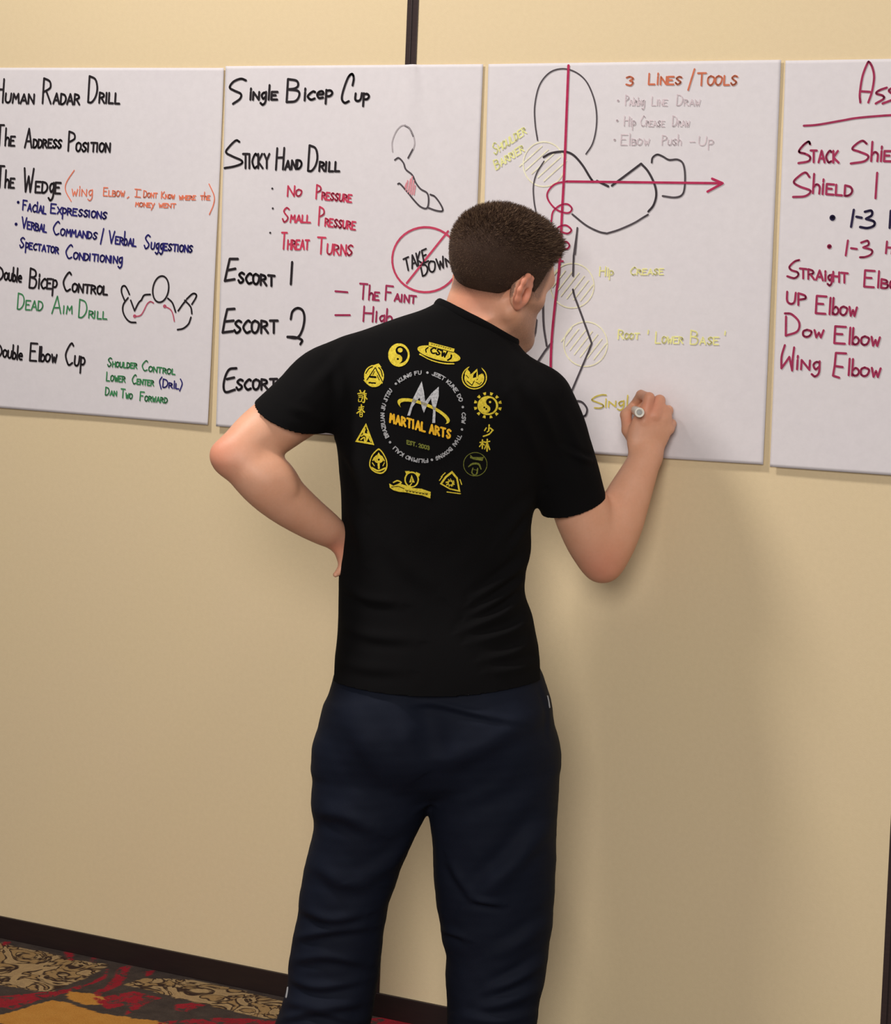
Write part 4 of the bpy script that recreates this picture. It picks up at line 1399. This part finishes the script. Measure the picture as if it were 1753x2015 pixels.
# triangle
P = Print(95, 965, 310, 1210)
P.poly([(213, 970), (100, 1165), (300, 1200)]); P.poly([(212, 1004), (128, 1152), (276, 1176)], 0)
P.stroke([(205, 1030), (190, 1075), (225, 1110), (215, 1160)], [10, 22, 26, 16], 1, True); P.stroke([(165, 1105), (200, 1085), (245, 1090)], 14, 1, True); P.stroke([(160, 1140), (195, 1120), (200, 1165)], 14, 1, True); P.stroke([(230, 1060), (245, 1120), (262, 1160)], 14, 1, True)
P.done('emblem', P_YEL, 'yellow triangle emblem')
# teardrop
P = Print(235, 1225, 450, 1515)
td = [(352, 1236), (400, 1290), (434, 1370), (430, 1450), (385, 1497), (320, 1492), (262, 1450), (246, 1390), (270, 1310), (315, 1255)]
P.poly(td, 1, True); c = np.array([342, 1378]); P.poly([(c+(np.array(t)-c)*.88) for t in td], 0, True)
P.ell(345, 1345, 50, 44); P.poly([(345, 1275), (372, 1320), (320, 1320)]); P.ell(347, 1352, 11, 11, 0, 0); P.stroke([(345, 1390), (347, 1440)], 22); P.stroke([(272, 1435), (340, 1468), (415, 1440)], 17, 1, True)
P.stroke([(300, 1330), (285, 1360)], 12); P.stroke([(392, 1340), (405, 1365)], 12); P.stroke([(280, 1385), (300, 1415)], 10); P.stroke([(405, 1385), (390, 1415)], 10)
P.done('emblem', P_YEL, 'yellow teardrop emblem with a lotus')
# ring with two ears over a ribbon
P = Print(440, 1455, 905, 1770)
P.ring(690, 1560, 76, 84, 15); P.poly([(620, 1472), (672, 1470), (650, 1505), (632, 1500)]); P.poly([(735, 1480), (780, 1500), (768, 1530), (738, 1510)])
P.poly([(690, 1510), (722, 1590), (665, 1590)]); P.stroke([(690, 1550), (690, 1596)], 8, 0); P.stroke([(690, 1600), (670, 1625)], 12)
P.poly([(455, 1600), (500, 1625), (560, 1600), (625, 1620), (700, 1650), (790, 1655), (890, 1690), (885, 1757), (800, 1725), (715, 1712), (640, 1695), (560, 1688), (500, 1672), (462, 1645)], 1)
P.stroke([(500, 1590), (540, 1572), (580, 1590), (550, 1612)], 14, 1, True); P.stroke([(480, 1640), (545, 1632), (610, 1655)], 8, 0, True)
for k in range(7): P.stroke([(628+34*k, 1668+5.5*k), (636+34*k, 1686+5.5*k), (648+34*k, 1672+5.5*k), (650+34*k, 1688+5.5*k)], 7, 0)
P.done('emblem', P_YEL, 'yellow emblem of a ring above a ribbon')
# rounded triangle
P = Print(955, 1445, 1235, 1725)
t3 = [(1112, 1468), (1172, 1540), (1200, 1690), (1090, 1665), (985, 1605), (1040, 1525)]
P.poly(t3, 1, False); c = np.array([1100, 1600]); P.poly([(c+(np.array(t)-c)*.78) for t in t3], 0)
for k in range(9):
    a = k*2.4; P.stroke([(1092+44*math.cos(a), 1592+40*math.sin(a)), (1096+22*math.cos(a+1.1), 1598+20*math.sin(a+1.1)), (1094+46*math.cos(a+.9), 1600+34*math.sin(a+.9))], 7, 1, True)
P.stroke([(1000, 1530), (1040, 1490)], 10); P.stroke([(980, 1570), (1010, 1530)], 10); P.stroke([(1195, 1560), (1212, 1610)], 10); P.stroke([(1060, 1690), (1200, 1708)], 10)
P.done('emblem', P_YEL, 'yellow three-cornered emblem')
# dim olive ring
P = Print(1225, 1265, 1490, 1535)
P.ring(1355, 1400, 126, 126, 7); P.poly([(1305, 1300), (1330, 1325), (1445, 1325), (1430, 1365), (1345, 1352), (1300, 1335)]); P.stroke([(1285, 1425), (1330, 1395), (1390, 1400), (1415, 1450)], [12, 20, 20, 12], 1, True)
P.stroke([(1330, 1440), (1320, 1490), (1350, 1515)], 12, 1, True); P.stroke([(1380, 1445), (1370, 1500), (1345, 1515)], 14, 1, True); P.stroke([(1340, 1455), (1375, 1462)], 8)
P.done('emblem', P_OLV, 'dim olive ring emblem')
# silver double-peaked M
P = Print(635, 520, 995, 985)
P.poly([(645, 890), (705, 710), (795, 533), (818, 640), (832, 745), (900, 655), (974, 588), (972, 690), (940, 815), (936, 968), (905, 968), (914, 840), (892, 712), (852, 780), (818, 862), (800, 820), (772, 702), (730, 760), (700, 800), (672, 893)])
P.done('logo_peaks', P_SIL, 'silver double peaks of the centre logo')
P = Print(520, 710, 1110, 985)
P.put((P.in_ell(815, 845, 292, 88, 22) & ~P.in_ell(812, 866, 262, 78, 22)) & ~((P.y > 838+(P.x-560)*.30) & (P.x < 985)))
P.done('logo_swoosh', P_YEL, 'yellow swoosh around the silver peaks')
P = Print(440, 850, 1135, 1165)
mart = word('MARTIAL ARTS', 464, 960, 1102, 1133, 88, 88, 0.02, 0.0, 3.4)
for s in mart: P.stroke(s, 21)
P.done('logo_words', P_ORA, 'amber words MARTIAL ARTS')
P = Print(620, 1120, 900, 1275); P.text('EST. 2003', 642, 1188, 876, 1250, 38, 11)
P.done('logo_date', P_OLV, 'olive small line EST. 2003')


def arc_text(t, a0, a1, name='ring_lettering'):
    P = Print(350, 410, 1270, 1400, 2.6)
    L_ = 100.0*len(t)
    for s in word(t, 0, 0, L_, 0, 36, 36, 0, 0.0):
        a = np.radians(a0+(a1-a0)*s[:, 0]/L_)
        r = -s[:, 1]-18
        P.stroke(np.stack([810+(425+r)*np.cos(a), 902+(462+r)*np.sin(a)], -1), 10.5)
    P.done(name, P_GRY, 'grey ring lettering '+t)


arc_text('KUNG FU', -127, -92); arc_text('JEET KUNE DO', -77, -20); arc_text('CSW', -5, 9); arc_text('THAI BOXING', 25, 72)
arc_text('FILIPINO KALI', 83.5, 137); arc_text('BRAZILIAN JIU JITSU', 152, 218)
for a in (-84, -12.5, 17, 77.5, 144.5, 228):
    x, y = 810+425*math.cos(math.radians(a)), 902+462*math.sin(math.radians(a))
    P = Print(x-20, y-20, x+20, y+20); P.ell(x, y, 13, 13); P.done('ring_dot', P_GRY)
# ---- hair: a close cap that follows the skull, thick on top, cropped at the sides, with short strands
def hair_material():
    m, N, L, b = mat_base('dark_brown_hair', lin(60, 44, 36), 0.62, 0.2)
    g = N.new('ShaderNodeNewGeometry')
    c = ramp(N, L, g.outputs['Random Per Island'], [(0, lin(52, 38, 32)), (.6, lin(92, 70, 56)), (1, lin(146, 118, 94))])
    L.new(c, b.inputs['Base Color'])
    return m


M_HAIR = hair_material()
Fs = Field()
Fs.add(hell((0, -.014, .020), (.078, .098, .088)))
Fs.add(hell((0, .034, -.016), (.067, .060, .084)), .03)


def hair_len(h):
    """thickness of the hair in metres over the skull, in head coordinates"""
    up = np.clip((h[:, 2]+.020)/.085, 0, 1)
    up = up*up*(3-2*up)
    front = np.clip((h[:, 1]-.01)/.06, 0, 1)
    low = np.clip((h[:, 2]+.065)/.08, 0, 1)
    return .0015+.0060*low+up*(.0060+.0125*front)


def hairline(h):
    """> 0 outside the hair"""
    y, z = h[:, 1], h[:, 2]
    ax = np.abs(h[:, 0])
    side = np.interp(y, [-.12, -.09, -.036, -.028, -.020, .002, .008, .026, .034, .048, .062], [-.068, -.060, -.047, -.036, .000, .000, -.026, -.026, .020, .050, .066])
    front = y-(.074+.10*np.clip(z-.06, -.02, .03)-.30*np.clip(ax-.035, 0, .03))
    return np.maximum(side-z, np.where(z > .045, front, -1.0))


def hair_fn(P):
    h = hloc(P)
    d = Fs(P, .08)-hair_len(h)*HS
    d = d-.0016*fractal(h*np.array([1, .6, 1]), 160, 5, 2)*np.clip((h[:, 2]-.02)/.05, .15, 1)
    return smax(d, hairline(h)*HS*.8, .006)


lo_, hi_ = Fs.bounds()
Fh = Field(); Fh.ops.append((hair_fn, lo_-.04, hi_+.04, .005, 'u'))
V, Q = mesh_field(Fh, .0026, smooth=1)
M_CAP, N, L, b = mat_base('cropped_brown_hair', lin(56, 42, 35), 0.7, 0.15)
tc = N.new('ShaderNodeTexCoord')
n1 = noise_node(N, L, 420.0, 3, 0.7, tc.outputs['Object'])
n2 = noise_node(N, L, 30.0, 3, 0.6, tc.outputs['Object'])
c = mix(N, L, n2.outputs['Fac'], lin(60, 44, 37), lin(92, 70, 57))
L.new(mix(N, L, 0.6, c, n1.outputs['Fac'], 'MULTIPLY'), b.inputs['Base Color'])
bump(N, L, b, n1.outputs['Fac'], 0.8, 0.002)
hair = put('hair', V, Q, M_CAP, man)
hair['label'] = 'short dark brown hair, longer and tufted on top'
Nn = vnormals(V, Q)
h = hloc(V)
sk = Fs(V, .08)
ok = np.nonzero((sk > .001) & (hairline(h) < .002))[0]
pick = rng.choice(ok, 26000)
SVv, SQq = [], []
n = 0
rnd = rng.normal(size=(len(pick), 3))
for k, i in enumerate(pick):
    hh = h[i]
    top = float(np.clip((hh[2]-.015)/.06, 0, 1)); fr = float(np.clip((hh[1]+.01)/.08, 0, 1))
    ln = (.0036+top*(.008+.006*fr))*(0.7+.6*rng.random())
    if hh[2] < -.03: ln *= .6
    flow = (h_f*(.25+.9*fr)+h_u*(.9*fr)+h_r*(.35*top)) if top > .1 else (-h_u*.7-h_f*.5)
    d = Nn[i]*(.8+.25*top)+flow*.55+rnd[k]*.16
    d /= np.linalg.norm(d)
    p0 = V[i]-Nn[i]*.0015
    p1 = p0+d*ln*.55
    d2 = d+(flow*.25-h_u*.1)+rnd[k]*.08
    p2 = p1+d2/np.linalg.norm(d2)*ln*.5
    w = np.cross(d, rnd[k]); w /= np.linalg.norm(w)+1e-9
    w2 = np.cross(d, w)
    r = .00026+.0004*top
    for p, rr in ((p0, r), (p1, r*.8), (p2, r*.15)):
        SVv += [p+w*rr, p-w*rr*.5+w2*rr*.87, p-w*rr*.5-w2*rr*.87]
    for a in (0, 3):
        for j in range(3):
            SQq.append((n+a+j, n+a+(j+1) % 3, n+a+3+(j+1) % 3, n+a+3+j))
    n += 9
strands = put('hair_strands', np.array(SVv), np.array(SQq), M_HAIR, hair)
strands['kind'] = 'stuff'

# ---- shoes, mostly under the trouser hems
for s, (cx, Zc) in ((-1, (640, 4.67)), (1, (968, 4.655))):
    base = c3(cx, 2120, Zc)
    base[1] += float(floor_y(base[None])[0])-.006       # on the carpet
    fx = np.array([-.12*0+(-.05 if s < 0 else .10), 0, 1.0]); fx /= np.linalg.norm(fx)
    up = np.array([0, 1.0, 0])
    F = Field()
    P_ = lambda a, u: base+fx*a+up*u
    F.add(limb([list(P_(-.085, .040))+[.036], list(P_(-.02, .045))+[.040], list(P_(.07, .034))+[.044], list(P_(.15, .026))+[.036]], 5), .02)
    F.add(cone(P_(-.055, .05), P_(-.05, .10), .040, .040), .03)
    F.ops.append((lambda P, b=base: P[:, 1]-(b[1]+.012)-9 + 0*P[:, 0], base-.2, base+.2, .001, 'x'))
    V, Q = mesh_field(F, .004, smooth=2)
    fl_ = floor_y(V)+.004-.006+.006
    V[:, 1] = np.maximum(V[:, 1], V[:, 1]+np.maximum(floor_y(V)+.002, 0))
    put('shoe', V, Q, M_SHOE, man)

# ---- the marker in his hand
M_MARK = mat_base('white_plastic', lin(244, 240, 228), 0.35, 0.5)[0]
M_PLUG = mat_base('grey_plastic', lin(168, 168, 166), 0.5, 0.4)[0]
M_NIB = mat_base('mustard_felt', lin(176, 160, 72), 0.9, 0.1)[0]
mk0 = at(1258.4, 812, 4.690)                     # rear end
tipw = at_wall(1249, 805, 0.0)
tip = tipw+np.array([0, -float(pc.off(np.array(tipw[0]), np.array(tipw[2])))-.0012, 0])
ax = Vector(tip-mk0); Lm = ax.length; ax.normalize()


def turned(name, prof, mat, parent=None, seg=28):
    q = ax.to_track_quat('Z', 'Y').to_matrix()
    V, Fc = [], []
    for (z, r) in prof:
        for j in range(seg):
            a = 2*math.pi*j/seg
            V.append(Vector(mk0)+q @ Vector((r*math.cos(a), r*math.sin(a), z)))
    for i in range(len(prof)-1):
        for j in range(seg):
            Fc.append((i*seg+j, i*seg+(j+1) % seg, (i+1)*seg+(j+1) % seg, (i+1)*seg+j))
    Fc.append(tuple(range(seg))[::-1]); Fc.append(tuple((len(prof)-1)*seg+j for j in range(seg)))
    return mesh_obj(name, [tuple(v) for v in V], Fc, mat, parent, smooth=True)


barrel = turned('marker', [(.0035, .0062), (0.0005, .0066), (0, .0090), (.0008, .0102), (.003, .0105), (Lm-.050, .0100), (Lm-.046, .0085), (Lm-.026, .0078), (Lm-.020, .0058), (Lm-.012, .0050), (Lm-.011, .0036)], M_MARK)
tag(barrel, 'white felt marker held in the right hand, rear end towards the viewer', 'marker')
turned('end_plug', [(.0030, .0020), (.0032, .0060), (.0045, .0061), (.006, .004)], M_PLUG, barrel)['label'] = 'grey recessed end plug'
turned('felt_tip', [(Lm-.012, .0034), (Lm-.004, .0030), (Lm, .0014)], M_NIB, barrel)['label'] = 'mustard felt tip'
# ------------------------------------------------------------------ the carpet
def Zf(txt):
    p = np.array([[float(a) for a in t.split(',')] for t in txt.split()])
    p = p/2.3066+np.array([0, 1760.0])
    return at_floor(p[:, 0], p[:, 1])[:, :2]


TANP = ["-200,190 0,222 210,262 330,297 500,320 400,375 230,440 180,440 0,412 -200,400", "560,410 650,380 870,387 1080,432 1290,488 1330,520 1300,565 1180,560 1010,520 850,480 700,440"]
REDP = ["500,330 470,372 400,402 300,428 240,440 0,462 -200,480 -200,530 0,512 60,520 200,472 300,445 420,405 480,382", "545,328 592,322 578,370 548,410 480,440 445,470 425,445 510,392",
        "430,470 600,440 730,468 650,500 565,552 600,500 480,522", "790,500 870,490 935,502 850,532 800,525", "720,578 1000,560 1250,572 1250,600 720,600",
        "290,262 335,268 330,300 300,290", "415,285 440,290 430,310 410,300", "10,215 45,215 40,232 5,230", "1650,560 1900,560 1900,640 1650,640", "640,350 700,345 665,372"]
GOLDP = ["-80,572 230,480 300,490 460,540 740,580 900,640 600,760 200,700 60,600", "300,440 420,450 500,470 480,500 380,500 300,470"]


def inside(P, poly):
    r = np.zeros(len(P), bool)
    for a, b in zip(poly, np.roll(poly, -1, 0)):
        c = (a[1] > P[:, 1]) != (b[1] > P[:, 1])
        xx = a[0]+(P[:, 1]-a[1])*(b[0]-a[0])/((b[1]-a[1]) if abs(b[1]-a[1]) > 1e-9 else 1e-9)
        r ^= c & (P[:, 0] < xx)
    return r


xs = np.concatenate([[-2.6, -1.6], np.arange(-1.1, 0.95, .005), [1.5, 3.2]])
ys = np.concatenate([[-5.2, -3.0, -1.5], np.arange(-.80, .0001, .005)])
X, Y = np.meshgrid(xs, ys)
G = np.stack([X.ravel(), Y.ravel()], -1)
jx = np.stack([fractal(np.c_[G, 0*G[:, :1]], 60, 3, 2), fractal(np.c_[G, 0*G[:, :1]], 60, 4, 2)], -1)*.006
Gj = G+jx
tan = np.any([inside(Gj, Zf(t)) for t in TANP], 0)
red = np.any([inside(Gj, Zf(t)) for t in REDP], 0)
gold = np.any([inside(Gj, Zf(t)) for t in GOLDP], 0)
# the same motifs go on over the rest of the carpet
for dx, dy in ((-.9, -.55), (.75, -.35), (.2, -.75)):
    T2 = Gj-np.array([dx, dy])
    free = Y.ravel() < -.34
    tan |= free & np.any([inside(T2, Zf(t)) for t in TANP], 0)
    red |= free & np.any([inside(T2, Zf(t)) for t in REDP], 0)
    gold |= free & np.any([inside(T2, Zf(t)) for t in GOLDP], 0)
n, m_ = X.shape
idx = np.arange(n*m_).reshape(n, m_)
q = np.stack([idx[:-1, :-1], idx[:-1, 1:], idx[1:, 1:], idx[1:, :-1]], -1).reshape(-1, 4)
M_CARPET, N, L, b = mat_base('patterned_carpet', lin(70, 60, 56), 0.95, 0.1)
tc = N.new('ShaderNodeTexCoord')
pile = noise_node(N, L, 330.0, 3, 0.7, tc.outputs['Object'])
n2 = noise_node(N, L, 26.0, 4, 0.6, tc.outputs['Object'])
base = mix(N, L, n2.outputs['Fac'], lin(44, 37, 38), lin(92, 80, 72))
sc = noise_node(N, L, 11.0, 2.0, 0.5, tc.outputs['Object'], 2.6)
scr = ramp(N, L, sc.outputs['Fac'], [(.0, lin(164, 136, 94)), (.42, lin(160, 130, 88)), (.47, lin(60, 44, 38)), (.51, lin(64, 48, 40)), (.56, lin(178, 150, 108)), (1, lin(128, 104, 82))])
golds = mix(N, L, n2.outputs['Fac'], lin(178, 118, 48), lin(204, 150, 74))
reds = mix(N, L, n2.outputs['Fac'], lin(118, 30, 40), lin(176, 42, 54))


def attr(nm):
    a_ = N.new('ShaderNodeAttribute'); a_.attribute_name = nm
    return a_.outputs['Fac']


c = mix(N, L, attr('scroll'), base, scr)
c = mix(N, L, attr('gold'), c, golds)
rn = noise_node(N, L, 34.0, 3, 0.6, tc.outputs['Object'], 1.0)
rmask = N.new('ShaderNodeMath'); rmask.operation = 'MULTIPLY'
L.new(attr('red'), rmask.inputs[0]); L.new(ramp(N, L, rn.outputs['Fac'], [(.40, (0, 0, 0, 1)), (.50, (1, 1, 1, 1))]), rmask.inputs[1])
c = mix(N, L, rmask.outputs[0], c, reds)
c = mix(N, L, 0.55, c, ramp(N, L, pile.outputs['Fac'], [(.3, (.35, .35, .35, 1)), (.7, (1, 1, 1, 1))]), 'MULTIPLY')
L.new(c, b.inputs['Base Color'])
bump(N, L, b, pile.outputs['Fac'], 0.6, 0.004)
floor = mesh_obj('floor', np.c_[G, np.zeros(len(G))], q, M_CARPET)
tag(floor, kind='structure')
for nm, v in (('scroll', tan), ('red', red), ('gold', gold)):
    a_ = floor.data.attributes.new(nm, 'FLOAT', 'POINT'); a_.data.foreach_set('value', v.astype(np.float32))
